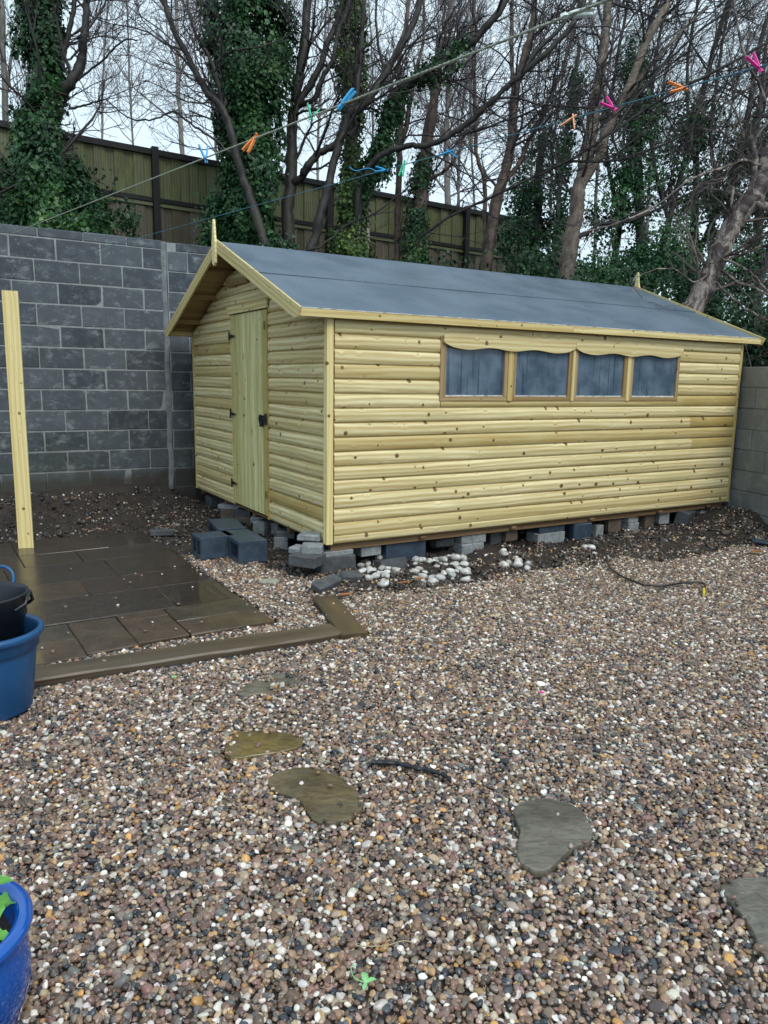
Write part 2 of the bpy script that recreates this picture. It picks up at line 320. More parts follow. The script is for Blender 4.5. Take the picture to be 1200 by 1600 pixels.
# ------------------------------------------------------------------ mesh helpers
class MB:
    def __init__(s): s.v = []; s.f = []; s.sm = []
    def add(s, vs, fs, smooth=False):
        o = len(s.v); s.v += [tuple(map(float, p)) for p in vs]; s.f += [tuple(i + o for i in f) for f in fs]; s.sm += [smooth] * len(fs)
        return s
    def box(s, lo, hi, ch=0., jit=0., rg=None):
        (x0, y0, z0), (x1, y1, z1) = lo, hi
        if ch <= 0:
            vs = [(x, y, z) for z in (z0, z1) for y in (y0, y1) for x in (x0, x1)]
            return s.add(vs, [(0, 2, 3, 1), (4, 5, 7, 6), (0, 1, 5, 4), (2, 6, 7, 3), (0, 4, 6, 2), (1, 3, 7, 5)])
        vs = []; idx = {}
        for sx in (0, 1):
            for sy in (0, 1):
                for sz in (0, 1):
                    for ax in range(3):
                        p = [(x0, x1)[sx], (y0, y1)[sy], (z0, z1)[sz]]
                        for k, sg in enumerate((sx, sy, sz)):
                            if k != ax: p[k] += ch * (1 if sg == 0 else -1)
                        if jit and rg is not None: p = [q + rg.uniform(-jit, jit) for q in p]
                        idx[(sx, sy, sz, ax)] = len(vs); vs.append(p)
        fs = []
        for sgn in (0, 1):
            q = [(sgn, a, b, 0) for a, b in ((0, 0), (1, 0), (1, 1), (0, 1))]; fs.append([idx[k] for k in q][::(1 if sgn else -1)])
            q = [(a, sgn, b, 1) for a, b in ((0, 0), (0, 1), (1, 1), (1, 0))]; fs.append([idx[k] for k in q][::(1 if sgn else -1)])
            q = [(a, b, sgn, 2) for a, b in ((0, 0), (1, 0), (1, 1), (0, 1))]; fs.append([idx[k] for k in q][::(1 if sgn else -1)])
        for a in (0, 1):
            for b in (0, 1):
                fs.append([idx[(0, a, b, 1)], idx[(1, a, b, 1)], idx[(1, a, b, 2)], idx[(0, a, b, 2)]])
                fs.append([idx[(a, 0, b, 0)], idx[(a, 1, b, 0)], idx[(a, 1, b, 2)], idx[(a, 0, b, 2)]])
                fs.append([idx[(a, b, 0, 0)], idx[(a, b, 1, 0)], idx[(a, b, 1, 1)], idx[(a, b, 0, 1)]])
        for k in [(a, b, c) for a in (0, 1) for b in (0, 1) for c in (0, 1)]: fs.append([idx[k + (0,)], idx[k + (1,)], idx[k + (2,)]])
        return s.add(vs, fs)
    def tube(s, pts, rad, n=8, cap=True):
        pts = np.array(pts, float); m = len(pts); rad = np.broadcast_to(np.asarray(rad, float), (m,))
        V, F = tube_np(pts, rad, n); V = V.reshape(-1, 3); s.add(V, [tuple(f) for f in F], True)
        if cap:
            for k, ring in ((0, range(n)), (m - 1, range((m - 1) * n, m * n))):
                r_ = [V[i] for i in ring]; s.add(r_, [tuple(range(n)) if k else tuple(reversed(range(n)))])
        return s
    def lathe(s, prof, n=48, smooth=True, mod=None):
        vs = []
        for (r, z) in prof:
            for k in range(n):
                a = 2 * math.pi * k / n; rr = r * (mod(a, z) if mod else 1); vs.append((rr * math.cos(a), rr * math.sin(a), z))
        fs = [(i * n + k, i * n + (k + 1) % n, (i + 1) * n + (k + 1) % n, (i + 1) * n + k) for i in range(len(prof) - 1) for k in range(n)]
        return s.add(vs, fs, smooth)
    def prism(s, poly, y0, y1):          # polygon in x,z extruded along y
        n = len(poly); vs = [(x, y0, z) for x, z in poly] + [(x, y1, z) for x, z in poly]
        s.add(vs, [tuple(range(n)), tuple(reversed(range(n, 2 * n)))])
        return s.add(vs, [(k, k + n, (k + 1) % n + n, (k + 1) % n) for k in range(n)])
    def me(s, name):
        m = bpy.data.meshes.new(name); m.from_pydata(s.v, [], s.f); m.polygons.foreach_set('use_smooth', s.sm); m.update()
        bm = bmesh.new(); bm.from_mesh(m); bmesh.ops.recalc_face_normals(bm, faces=bm.faces); bm.to_mesh(m); bm.free()
        return m

def tube_np(pts, rad, n):
    d = np.gradient(pts, axis=0); d /= np.linalg.norm(d, axis=1)[:, None] + 1e-9
    ref = np.array([.31, .17, .93]); md = d.mean(0)
    if abs(md @ ref) > .9 * np.linalg.norm(md): ref = np.array([.95, .1, -.3])
    u = np.cross(d, ref); u /= np.linalg.norm(u, axis=1)[:, None] + 1e-9; w = np.cross(d, u)
    a = np.arange(n) * 2 * math.pi / n
    V = pts[:, None] + rad[:, None, None] * (np.cos(a)[None, :, None] * u[:, None] + np.sin(a)[None, :, None] * w[:, None])
    m = len(pts); i = np.arange(m - 1)[:, None] * n; k = np.arange(n)[None]; k2 = (k + 1) % n
    F = np.stack([i + k, i + k2, i + n + k2, i + n + k], -1).reshape(-1, 4)
    return V, F

def obj(name, me, mat, parent=None, loc=(0, 0, 0), rot=(0, 0, 0), scale=None):
    if isinstance(me, MB): me = me.me(name)
    if mat is not None and not me.materials: me.materials.append(mat)
    o = bpy.data.objects.new(name, me); COL.objects.link(o); o.location = loc; o.rotation_euler = rot
    if scale: o.scale = scale
    if parent: o.parent = parent
    return o
def tag(o, label=None, cat=None, group=None, kind=None):
    if label: o['label'] = label
    if cat: o['category'] = cat
    if group: o['group'] = group
    if kind: o['kind'] = kind
    return o
def empty(name, loc, rz, label, cat, group=None):
    o = bpy.data.objects.new(name, None); COL.objects.link(o); o.location = loc; o.rotation_euler = (0, 0, rz); o.empty_display_size = .2
    return tag(o, label, cat, group)
def big_mesh(name, V, F, tone=None):
    V = np.asarray(V, np.float32); F = np.asarray(F, np.int32); m = bpy.data.meshes.new(name); k = F.shape[1]
    m.vertices.add(len(V)); m.vertices.foreach_set('co', V.ravel()); m.loops.add(F.size); m.loops.foreach_set('vertex_index', F.ravel())
    m.polygons.add(len(F)); m.polygons.foreach_set('loop_start', np.arange(0, F.size, k, dtype=np.int32))
    m.polygons.foreach_set('loop_total', np.full(len(F), k, np.int32))
    if tone is not None:
        at_ = m.attributes.new('tone', 'FLOAT', 'FACE'); at_.data.foreach_set('value', np.asarray(tone, np.float32))
    m.update(calc_edges=True); return m

# ------------------------------------------------------------------ frames
YAW = .53776; A2 = np.array([math.cos(YAW), math.sin(YAW)]); B2 = np.array([-math.sin(YAW), math.cos(YAW)])
SC = np.array([-.4351, 5.8226]); W, L, H, RZ, ZB = 3.4317, 5.0, 1.79, 2.50, .24
WP = np.array([-2.604, 8.873])                       # boundary wall face, left of the shed
def shed_xy(u, v): p = SC + A2 * u + B2 * v; return float(p[0]), float(p[1])
RW0 = np.array([3.95, 8.3]); RWA = -1.292            # right wall: X runs towards the camera
RWX = np.array([math.cos(RWA), math.sin(RWA)]); RWY = np.array([-math.sin(RWA), math.cos(RWA)])

def ground_z(x, y):
    x = np.asarray(x, float); y = np.asarray(y, float)
    P = np.stack([x, y, np.zeros_like(x)], -1)
    dx, dy = x - SC[0], y - SC[1]; u = dx * A2[0] + dy * A2[1]; v = dx * B2[0] + dy * B2[1]
    wv = -((x - WP[0]) * B2[0] + (y - WP[1]) * B2[1])      # distance in front of the back wall
    rv = -((x - RW0[0]) * RWY[0] + (y - RW0[1]) * RWY[1])  # distance in front of the right wall
    n = fbm(P, 3., 4) - .5; n2 = fbm(P + 9, 11., 3) - .5
    soilm = soil_mask(u, v, wv, rv, x, y)
    z = (n * .10 + n2 * .075) * soilm - .012
    left = sstep(.3, -.5, u)
    ledge = .07 * sstep(.95, .75, wv + n * .9) + .13 * sstep(.62, .42, wv + n * .7)
    z = z + ledge * left + .05 * sstep(.9, .1, wv) * left
    z = z + .15 * sstep(.75, .0, rv) * sstep(-1.2, .1, v) + .05 * sstep(3.6, 4.8, u) * sstep(-.9, -.1, v)
    z = z + .035 * sstep(-.75, -.2, v) * sstep(-.7, -.2, u) * sstep(3.6, 3.2, v) * .8
    pat = in_patio(x, y, .03)
    z = np.where(pat, np.minimum(z, -.03), z)
    return z
def soil_mask(u, v, wv, rv, x, y):
    e = .22 * (noise3(np.stack([u, v, u * 0], -1), 2.3) - .5)
    front = sstep(-.78, -.55, v + e) * sstep(-.35, .0, u + v * 0 + e) * sstep(3.9, 2.6, u)
    fr2 = sstep(-1.02, -.8, v + e) * sstep(2.4, 2.9, u)
    side = sstep(-.42, -.28, u + e) * sstep(-.2, .1, v) * sstep(4, 3.5, v)
    back = sstep(2.75, 2.35, wv + e) * sstep(.3, -.2, u)
    return np.clip(np.maximum.reduce([front, fr2, side, back]), 0, 1)
PO = np.array([-.68, 4.60]); PA = .56; PX = -np.array([math.cos(PA), math.sin(PA)]); PY = np.array([-math.sin(PA), math.cos(PA)])
PLEN = 3.25
def in_patio(x, y, m=0.):
    p = (x - PO[0]) * PX[0] + (y - PO[1]) * PX[1]; q = (x - PO[0]) * PY[0] + (y - PO[1]) * PY[1]
    return (p > -m) & (q > -m) & (q < PLEN + m) & (p < 5.2)

# ------------------------------------------------------------------ the ground
def axis(lo, hi, st, far):
    a = np.arange(lo, hi, st); s = [1.]; g = []
    k = st
    x = hi
    while x < far: k *= 1.5; x += k; g.append(x)
    l = []; k = st; x = lo
    while x > -far: k *= 1.5; x -= k; l.append(x)
    return np.array(l[::-1] + list(a) + g)
gx = axis(-5.5, 5.2, .035, 250); gy = axis(.6, 10.2, .035, 250)
XX, YY = np.meshgrid(gx, gy); ZZ = ground_z(XX, YY)
V = np.stack([XX, YY, ZZ], -1).reshape(-1, 3); nx = len(gx); ny = len(gy)
ii = (np.arange(ny - 1)[:, None] * nx + np.arange(nx - 1)[None]).ravel()
gm = big_mesh('ground', V, np.stack([ii, ii + 1, ii + nx + 1, ii + nx], -1)); gm.polygons.foreach_set('use_smooth', [True] * len(gm.polygons))
tag(obj('ground', gm, M['soil']), kind='structure')

# bank behind the walls
def bank(name, org, ang, x0, x1, y0, y1, fz):
    xs = np.linspace(x0, x1, 60); ys = y0 + (y1 - y0) * np.linspace(0, 1, 50) ** 1.6
    X, Y = np.meshgrid(xs, ys); P = np.stack([X, Y, X * 0], -1); Z = fz(X, Y) + (fbm(P, .9, 3) - .5) * .35
    c, s = math.cos(ang), math.sin(ang)
    V = np.stack([org[0] + X * c - Y * s, org[1] + X * s + Y * c, Z], -1).reshape(-1, 3)
    i = (np.arange(49)[:, None] * 60 + np.arange(59)[None]).ravel()
    m = big_mesh(name, V, np.stack([i, i + 1, i + 61, i + 60], -1)); m.polygons.foreach_set('use_smooth', [True] * len(m.polygons))
    return tag(obj(name, m, M['bank']), kind='structure')
bank('bank', WP, YAW, -14, 26, .26, 26, lambda X, Y: 2.62 + .25 * sstep(0, 3, Y) - 2.0 * sstep(7, 16, Y))
bank('bank_slope', RW0, RWA, -16, 5.5, .26, 18, lambda X, Y: 1.35 + .28 * np.minimum(Y, 5) + .0 * X)

# ------------------------------------------------------------------ concrete block walls
def block_mesh(w, h, dep, seed):
    rg = random.Random(seed); return MB().box((-w / 2, -.006, -h / 2), (w / 2, dep, h / 2), .007, .0022, rg).me('block')
def block_wall(name, loc, ang, label, x0, x1, ztop, zlow, joint0, mat, mmat, cap, gaps=None, mj=-.003):
    e = empty(name, (loc[0], loc[1], 0), ang, label, 'wall')
    full = [block_mesh(.441, .2165, .1, s) for s in range(5)]
    MB_ = MB().box((x0, mj, -.3), (x1, .215, ztop + (.09 if cap else 0)), 0); obj('mortar', MB_, mmat, e)
    z = ztop; row = 0
    while z > zlow:
        zc = z - .1125; off = joint0 + (0 if row % 2 else .225)
        k0 = math.floor((x0 - off) / .45)
        x = off + k0 * .45
        while x < x1 - .01:
            a, b = max(x, x0), min(x + .45, x1)
            if b - a > .05:
                m = full[rng.integers(5)] if abs(b - a - .45) < 1e-6 else block_mesh(b - a - .009, .2165, .1, row)
                obj('block', m, mat, e, ((a + b) / 2 + rng.uniform(-.002, .002), rng.uniform(-.004, .0015), zc), (0, 0, rng.uniform(-.004, .004)))
            x += .45
        z -= .2255; row += 1
    if cap:
        x = x0 + .1
        while x < x1 - .05:
            b = min(x + .45, x1)
            obj('coping_block', block_mesh(b - x - .008, .09, .23, int(x * 9)), mat, e, ((x + b) / 2, -.004, ztop + .049 + rng.uniform(-.002, .003)))
            x = b
    return e
lw = block_wall('block_wall', WP, YAW, 'tall dark grey block wall with pale mortar left of the shed', -3.6, .045, 2.945, .0, .045, M['block'], M['mortar'], True)
WP2 = WP - B2 * .012
lw2 = block_wall('block_wall', WP2, YAW, 'dark block wall section running behind the shed past the smeared vertical joint', .09, 6.4, 2.935, .0, .10, M['block'], M['mortar'], True)
# smeared mortar up the joint, part of the left wall
mb = MB()
zz = np.linspace(.2, 3.03, 46); wob = [(.052 + .012 * (noise3(np.array([3., 1., z * 4])) - .5), .040 + .016 * noise3(np.array([7., 2., z * 5]))) for z in zz]
vs = []
for z, (xc, ww) in zip(zz, wob): q_ = noise3(np.array([5., 9., z * 9])) * .006; ww *= 1.2; vs += [(xc - ww / 2, -.002, z), (xc - ww / 4, -.009 - q_, z), (xc + ww / 4, -.016 - q_, z), (xc + ww / 2 + .006, -.0185, z)]
mb.add(vs, [(i * 4 + k, i * 4 + k + 1, i * 4 + k + 5, i * 4 + k + 4) for i in range(45) for k in range(3)], True)
M['smear'] = stonemat('mortar_smear', (.20, .215, .22), .7, 11)
tag(obj('mortar_strip', mb, M['smear'], lw), 'pale mortar smeared down the vertical joint')
rw = block_wall('block_wall', RW0, RWA, 'lower pale grey block wall at the right end of the shed', -3.4, 6.5, 1.735, -.1, .12, M['rblock'], M['rmortar'], False, mj=-.001)
# lump of old footing at the foot of the left wall
mb = MB(); n = 60; rows = 7; vs = []
for i in range(n):
    x = -3.3 + 3.3 * i / (n - 1)
    for k in range(rows):
        a = math.pi * .5 * k / (rows - 1); q = fbm(np.array([x * 1., k * .6, 2.]), 3., 3) - .5
        dd = .16 + .16 * (fbm(np.array([x, 0., 5.]), 1.7, 3)); hh = .17 + .08 * (fbm(np.array([x, 4., 5.]), 2.2, 2) - .5)
        vs.append((x, -(dd * math.cos(a) * (1 + .5 * q)) - .005, hh * math.sin(a) * (1 + .3 * q) + .12))
mb.add(vs, [(i * rows + k, (i + 1) * rows + k, (i + 1) * rows + k + 1, i * rows + k + 1) for i in range(n - 1) for k in range(rows - 1)], True)
tag(obj('footing', mb, M['soil'], lw), 'rough soil covered footing at the foot of the wall')

# ------------------------------------------------------------------ the shed
shed = empty('garden_shed', (SC[0], SC[1], ZB), YAW, 'new pine loglap garden shed with grey felt roof standing on concrete blocks', 'shed')
PIT = .1126; Z0 = .06
def topz(v): return RZ - .035 - (RZ - .035 - (H - .02)) * abs(v - W / 2) / (W / 2)
PROF = [(.001, .0), (.0095, .001), (.0135, .008), (.0170, .026), (.0185, .050), (.0175, .074), (.0140, .092), (.0085, .1005), (.0055, .1030), (.0005, .1040), (.0005, .1126)]
def board_me(x0, x1, h=PIT, c0=None, c1=None):
    # x0,x1: ends (functions of z when clipped by the roof slope)
    pr = [(y, z) for y, z in PROF if z <= h + 1e-6]
    if pr[-1][1] < h - 1e-4: pr.append((pr[-1][0] * .9, h))
    e0 = [c0(z) if c0 else x0 for y, z in pr]; e1 = [c1(z) if c1 else x1 for y, z in pr]
    m = MB(); n = len(pr); k = 1
    vs = []
    for j, (y, z) in enumerate(pr): vs += [(e0[j], -y, z), (e1[j], -y, z)]
    m.add(vs, [(2 * j, 2 * j + 1, 2 * j + 3, 2 * j + 2) for j in range(n - 1)], True)
    for e in (e0, e1):
        vs = [(e[j], -pr[j][0], pr[j][1]) for j in range(n)] + [(e[-1], .004, pr[-1][1]), (e[0], .004, pr[0][1])]
        m.add(vs, [tuple(range(n + 2))])
    m.add([(e0[0], .004, 0), (e1[0], .004, 0), (e1[0], -pr[0][0], 0), (e0[0], -pr[0][0], 0)], [(0, 1, 2, 3)])
    m.add([(e0[-1], .004, pr[-1][1]), (e1[-1], .004, pr[-1][1]), (e1[-1], -pr[-1][0], pr[-1][1]), (e0[-1], -pr[-1][0], pr[-1][1])], [(0, 1, 2, 3)])
    return m.me('board')
_bc = {}
def put_board(x0, x1, z, h, loc, rz, c0=None, c1=None):
    if c0 is None and c1 is None:
        k = (round(x1 - x0, 3), round(h, 3))
        if k not in _bc: _bc[k] = board_me(0, x1 - x0, h)
        me = _bc[k]; base = (x0, 0, z)
    else: me = board_me(x0, x1, h, c0, c1); base = (0, 0, z)
    v = Matrix.Rotation(rz, 3, 'Z') @ Vector(base)
    return obj('board', me, M['loglap'], shed, (loc[0] + v.x, loc[1] + v.y, loc[2] + v.z), (0, 0, rz))
PROF = [(y * 1.35 if 0 < z < .1035 else y, z) for y, z in PROF]
courses = [(0., Z0)] + [(Z0 + PIT * k, PIT) for k in range(30)]
WZ0, WZ1 = 1.125, 1.655
for (z, h) in courses:
    if z > H - .03: break
    h = min(h, H - .012 - z)
    if h < .02: continue
    if z + h > WZ0 + .02 and z < WZ1 - .03:      # beside the windows
        if z < WZ0: h2 = WZ0 - z; put_board(1.03, 3.99, z, h2, (0, 0, 0), 0)
        put_board(.036, 1.022, z, h, (0, 0, 0), 0); put_board(3.995, L - .022, z, h, (0, 0, 0), 0)
    elif abs(z - 1.6365) < .02: put_board(.036, L - .022, z, h, (0, 0, 0), 0)
    elif rng.random() < .16:
        s = rng.uniform(3.2, 4.3); put_board(.036, s, z, h, (0, 0, 0), 0); put_board(s + .002, L - .022, z, h, (0, 0, 0), 0)
    else: put_board(.036, L - .022, z, h, (0, 0, 0), 0)
    # back long wall, facing the boundary wall
    put_board(.02, L - .02, z, h, (L, W, 0), math.pi)
DV0, DV1 = 1.19, 2.13     # door span along the gable
for (z, h) in courses:
    zt = z + h
    if zt > RZ - .08: break
    g = -math.pi / 2; loc = (0, W, 0)
    def cl(zz, z=z):   # clip at the far rake, x = W - v
        zz = min(zz + z, RZ - .05); hw = (W / 2) * min(1, (RZ - .035 - zz) / (RZ - .035 - H + .02)); return W / 2 - hw
    c0 = (lambda q, f=cl: max(.022, f(q))) if zt > H - .02 else None
    c1 = (lambda q, f=cl: min(W - .036, W - f(q))) if zt > H - .02 else None
    x0, x1 = (.022, W - .036)
    if z < 1.92:
        hh = h
        put_board(x0, W - DV1 - .004, z, hh, loc, g, c0, (lambda q: W - DV1 - .004) if c0 else None)
        put_board(W - DV0 + .004, x1, z, hh, loc, g, (lambda q: W - DV0 + .004) if c0 else None, c1)
        if zt > 1.93: put_board(W - DV1, W - DV0, 1.93, zt - 1.93, loc, g)
    else: put_board(x0, x1, z, h, loc, g, c0, c1)
    # far gable
    if c0: put_board(x0, W - .022, z, h, (L, 0, 0), -g, (lambda q, f=cl: max(.022, f(q))), (lambda q, f=cl: min(W - .022, W - f(q))))
    else: put_board(x0, W - .022, z, h, (L, 0, 0), -g)

def plank(name, Ln, w, t, mat, parent, loc, rot=(0, 0, 0), ch=.002, label=None):
    """long axis local X, width local Z, thickness local Y; origin at one end, centre of section"""
    o = obj(name, MB().box((0, -t / 2, -w / 2), (Ln, t / 2, w / 2), ch), mat, parent, loc, rot)
    if label: o['label'] = label
    return o
UPR = (0, -math.pi / 2, 0)
# corner trims
plank('corner_trim', 1.775, .056, .033, M['post'], shed, (-.008, -.0175, .0), UPR)
plank('corner_trim', 1.775, .0228, .035, M['post'], shed, (-.0185, .0106, .0), (0, -math.pi / 2, math.pi / 2))
plank('corner_trim', 1.775, .034, .030, M['trim'], shed, (L - .004, -.0135, .0), UPR)
plank('corner_trim', 1.765, .034, .030, M['trim'], shed, (-.0145, W - .004, .0), (0, -math.pi / 2, math.pi / 2))
# floor and bearers
obj('floor', MB().box((.01, .01, -.018), (L - .01, W - .01, .0)), M['bearer'], shed)
for v in (.03, .85, 1.7, 2.55, W - .05):
    plank('bearer', L - .06, .045, .05, M['bearer'], shed, (.03, v + .02, -.042), (0, 0, 0))
for u in (.9, 1.9, 2.9, 3.9, 4.7):
    plank('joist', .12, .02, .06, M['bearer'], shed, (u, -.012, -.03), (0, 0, math.pi / 2))
# dark sheets added behind the panes stand in for the unlit inside
# windows
WIN = [(1.03, 1.725), (1.785, 2.485), (2.525, 3.215), (3.275, 3.99)]
for (a, b) in WIN:
    w = plank('window_frame', b - a, .038, .032, M['frame'], shed, (a, -.016, WZ0 + .019))
    w.name = 'window_frame'; dx, dy, dz = a, -.016, WZ0 + .019
    plank('stile', .438, .036, .030, M['frame'], w, (.018, .0, .0192), UPR); plank('stile', .438, .036, .030, M['frame'], w, (b - a - .018, .0, .0192), UPR)
    plank('head_rail', b - a, .028, .031, M['frame'], w, (0, 0, .4715))
    obj('pane', MB().box((a + .034, -.012, WZ0 + .036), (b - .034, -.008, 1.602)), M['pane'], w, (-dx, -dy, -dz))
    obj('glazing_bead', MB().box((a + .037, -.018, WZ0 + .0385), (b - .037, -.0125, WZ0 + .050)), M['rubble'], w, (-dx, -dy, -dz))
    obj('dark_backing', MB().box((a - .02, .03, WZ0 - .05), (b + .02, .04, 1.66)), M['cb_dark'], w, (-dx, -dy, -dz))
for c in (1.755, 2.505, 3.245):
    wd = .056 if c != 2.505 else .036
    plank('mullion', 1.66 - WZ0, wd, .036, M['trim'], shed, (c, -.019, WZ0 + .0), UPR)
plank('side_architrave', .53, .022, .03, M['frame'], shed, (1.0195, -.0165, WZ0 - .003), UPR)
def valance(a, b):
    n = 48; top = 1.66; poly = [(a, top), (b, top)]
    T = (b - a) / 3.0
    for i in range(n + 1):
        x = b + (a - b) * i / n; ph = (x - a) / (b - a)
        e_ = min(ph, 1 - ph); zz = 1.562 + .010 * math.cos(2 * math.pi * ph * 3.0) + .032 * (1 - min(1, e_ / .07)) ** 1.5
        poly.append((x, zz))
    return MB().prism([(x, z) for x, z in poly], -.058, -.040)
obj('valance', valance(1.022, 2.502), M['loglap'], shed); obj('valance', valance(2.506, 3.992), M['loglap'], shed)
obj('valance_packer', MB().box((1.03, -.0395, 1.632), (3.985, -.001, 1.658)), M['frame'], shed)

# door (ledged, of rounded planks), parts of its own
door = obj('door', MB().box((DV0 + .008, 0, 0), (DV1 - .008, .016, 1.86)), M['door'], shed, (.0, 0, .03), (0, 0, 0))
door.data.transform(Matrix(((0, 1, 0, 0), (1, 0, 0, 0), (0, 0, 1, 0), (0, 0, 0, 1))))   # lie in the gable plane
door.location = (-.012, 0, .03)
nP = 8; pw = (DV1 - DV0 - .016) / nP
pm = []
for k in range(2):
    m = MB(); pts = [(-pw / 2 + .002, .0), (-pw / 2 + .006, .001), (-pw / 2 + .013, .015), (-pw * .2, .021), (-pw * .04, .015), (pw * .0, .006), (pw * .05, .006), (pw * .09, .015), (pw * .24, .021), (pw / 2 - .013, .015), (pw / 2 - .006, .001), (pw / 2 - .002, .0)]
    vs = [];
    for (x, y) in pts: vs += [(0, -y, x), (1.86, -y, x)]
    n = len(pts); m.add(vs, [(2 * j, 2 * j + 1, 2 * j + 3, 2 * j + 2) for j in range(n - 1)], True)
    m.add([(0, -y, x) for x, y in pts], [tuple(range(n))]); m.add([(1.86, -y, x) for x, y in pts], [tuple(range(n))])
    pm.append(m.me('plank'))
for k in range(nP):
    v = DV0 + .008 + pw * (k + .5)
    o = obj('plank', pm[0], M['door'], door); 
    # local X -> up, local -Y -> outwards (-u), local Z -> v
    o.matrix_local = Matrix(((0, 1, 0, -.0005), (0, 0, 1, v), (1, 0, 0, 0), (0, 0, 0, 1)))
# slim architraves at both sides of the door, scalloped edge on the lock side
plank('door_trim', 1.89, .022, .020, M['trim'], shed, (-.021, DV1 - .006, .01), (0, -math.pi / 2, math.pi / 2))
sc = MB(); n = 120; poly = []
for i in range(n + 1):
    z = 1.885 * i / n; poly.append((DV0 - .013 - .006 * abs(math.sin(math.pi * (z - Z0) / PIT)), z))
poly += [(DV0 + .010, 1.885), (DV0 + .010, 0)]
sc.prism(poly, -.031, -.012); o = obj('door_trim', sc, M['trim'], shed)
o.data.transform(Matrix(((0, 1, 0, 0), (1, 0, 0, 0), (0, 0, 1, 0), (0, 0, 0, 1))))
plank('door_head', DV1 - DV0 + .10, .075, .018, M['trim'], shed, (-.040, DV1 + .045, 1.935), (0, 0, -math.pi / 2))
# ironmongery
def hinge(z):
    m = MB(); x = DV1 - .010
    m.box((x - .004, -.036, z - .045), (x + .022, -.030, z + .045), .002)
    m.add([(x, -.036, z - .018), (x, -.036, z + .018), (x - .13, -.036, z + .006), (x - .13, -.036, z - .006), (x, -.030, z - .018), (x, -.030, z + .018), (x - .13, -.030, z + .006), (x - .13, -.030, z - .006)],
          [(0, 1, 2, 3), (7, 6, 5, 4), (0, 4, 5, 1), (3, 2, 6, 7), (1, 5, 6, 2), (0, 3, 7, 4)])
    m.tube([(x + .001, -.040, z - .042), (x + .001, -.040, z + .042)], .006, 8)
    m.v = [(y, x_, z_) for (x_, y, z_) in m.v]; return m
for z in (.20, .90, 1.66): obj('hinge', hinge(z), M['iron'], door)
m = MB(); x = DV0 + .02
m.box((-.044, x - .005, .855), (-.030, x + .13, .925), .004).box((-.05, x + .05, .82), (-.030, x + .10, .86), .004).box((-.045, x - .035, .84), (-.030, x - .015, .945), .003)
m.tube([(-.052, x - .03, .895), (-.052, x + .11, .895)], .007, 8).box((-.06, x + .06, .885), (-.045, x + .075, .93), .002)
obj('latch', m, M['iron'], door)
for z in (.2, 1.72): obj('turn_button', MB().box((-.038, x - .018, z - .035), (-.031, x - .004, z + .035), .002), M['iron'], door)

# roof: front slope in boards and felt
U0, U1 = -.28, L + .22; EV = .075
SLOPE = math.atan2(RZ - 1.797, W / 2 + EV); SLN = math.hypot(RZ - 1.797, W / 2 + EV)
def slope_obj(name, parent, mat, side, s0, s1, u0, u1, t0, t1, seg=1, wave=0.):
    """slab on the slope: s runs from the eave (0) to the ridge (SLN); thickness band t0..t1 above the board plane"""
    m = MB(); nu = seg
    us = np.linspace(u0, u1, nu + 1); vs = []
    for u in us:
        wv_ = wave * (noise3(np.array([u * 1.1, side * 3., s0])) - .5)
        for s_ in (s0, s1):
            for tt in (t0, t1 + wv_):
                c, sn = math.cos(SLOPE), math.sin(SLOPE)
                v = -EV + s_ * c - tt * sn; z = 1.797 + s_ * sn + tt * c
                if side: v = W - v
                vs.append((u, v, z))
    fs = []
    for i in range(nu):
        a = i * 4; b = a + 4
        fs += [(a + 1, b + 1, b + 3, a + 3), (a, a + 2, b + 2, b), (a, b, b + 1, a + 1), (a + 2, a + 3, b + 3, b + 2)]
    fs += [(0, 1, 3, 2), (nu * 4, nu * 4 + 2, nu * 4 + 3, nu * 4 + 1)]
    m.add(vs, fs); return obj(name, m, mat, parent)
NRB = 16
for side in (0, 1):
    rb = empty_part = None
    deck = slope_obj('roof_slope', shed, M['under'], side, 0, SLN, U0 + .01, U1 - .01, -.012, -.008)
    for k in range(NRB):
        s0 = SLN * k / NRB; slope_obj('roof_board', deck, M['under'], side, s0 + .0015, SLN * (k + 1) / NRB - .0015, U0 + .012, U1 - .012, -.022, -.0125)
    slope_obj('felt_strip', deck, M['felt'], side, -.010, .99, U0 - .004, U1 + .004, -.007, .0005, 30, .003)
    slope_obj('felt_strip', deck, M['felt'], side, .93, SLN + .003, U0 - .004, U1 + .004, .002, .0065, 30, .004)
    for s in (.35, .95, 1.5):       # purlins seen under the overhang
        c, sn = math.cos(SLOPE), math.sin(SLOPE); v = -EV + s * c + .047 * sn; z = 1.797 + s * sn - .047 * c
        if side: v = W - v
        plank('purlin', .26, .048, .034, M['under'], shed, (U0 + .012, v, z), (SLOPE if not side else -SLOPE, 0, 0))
    nm_ = MB()
    for kx in range(34):
        for (s_, t1_) in ((.03, .0015), (.955, .0075)):
            u_ = U0 + .06 + kx * (U1 - U0 - .12) / 33; c, sn = math.cos(SLOPE), math.sin(SLOPE); v = -EV + s_ * c - t1_ * sn; z = 1.797 + s_ * sn + t1_ * c
            nm_.box((u_ - .006, (v if not side else W - v) - .006, z - .004), (u_ + .006, (v if not side else W - v) + .006, z + .003), .001)
    tag(obj('clout_nails', nm_, M['nail'], deck), kind='stuff')
    # fascia along the eave
    v = -EV - .008 if not side else W + EV + .008
    plank('fascia', 2.7, .058, .016, M['trim'], shed, (U0 + .0, v, 1.768), (0, 0, 0)); plank('fascia', U1 - U0 - 2.702, .058, .016, M['trim'], shed, (U0 + 2.702, v, 1.768), (0, 0, 0))
    obj('eave_drip', MB().box((U0, v - .009, 1.798), (U1, v + .009, 1.8035)), M['rubble'], shed)
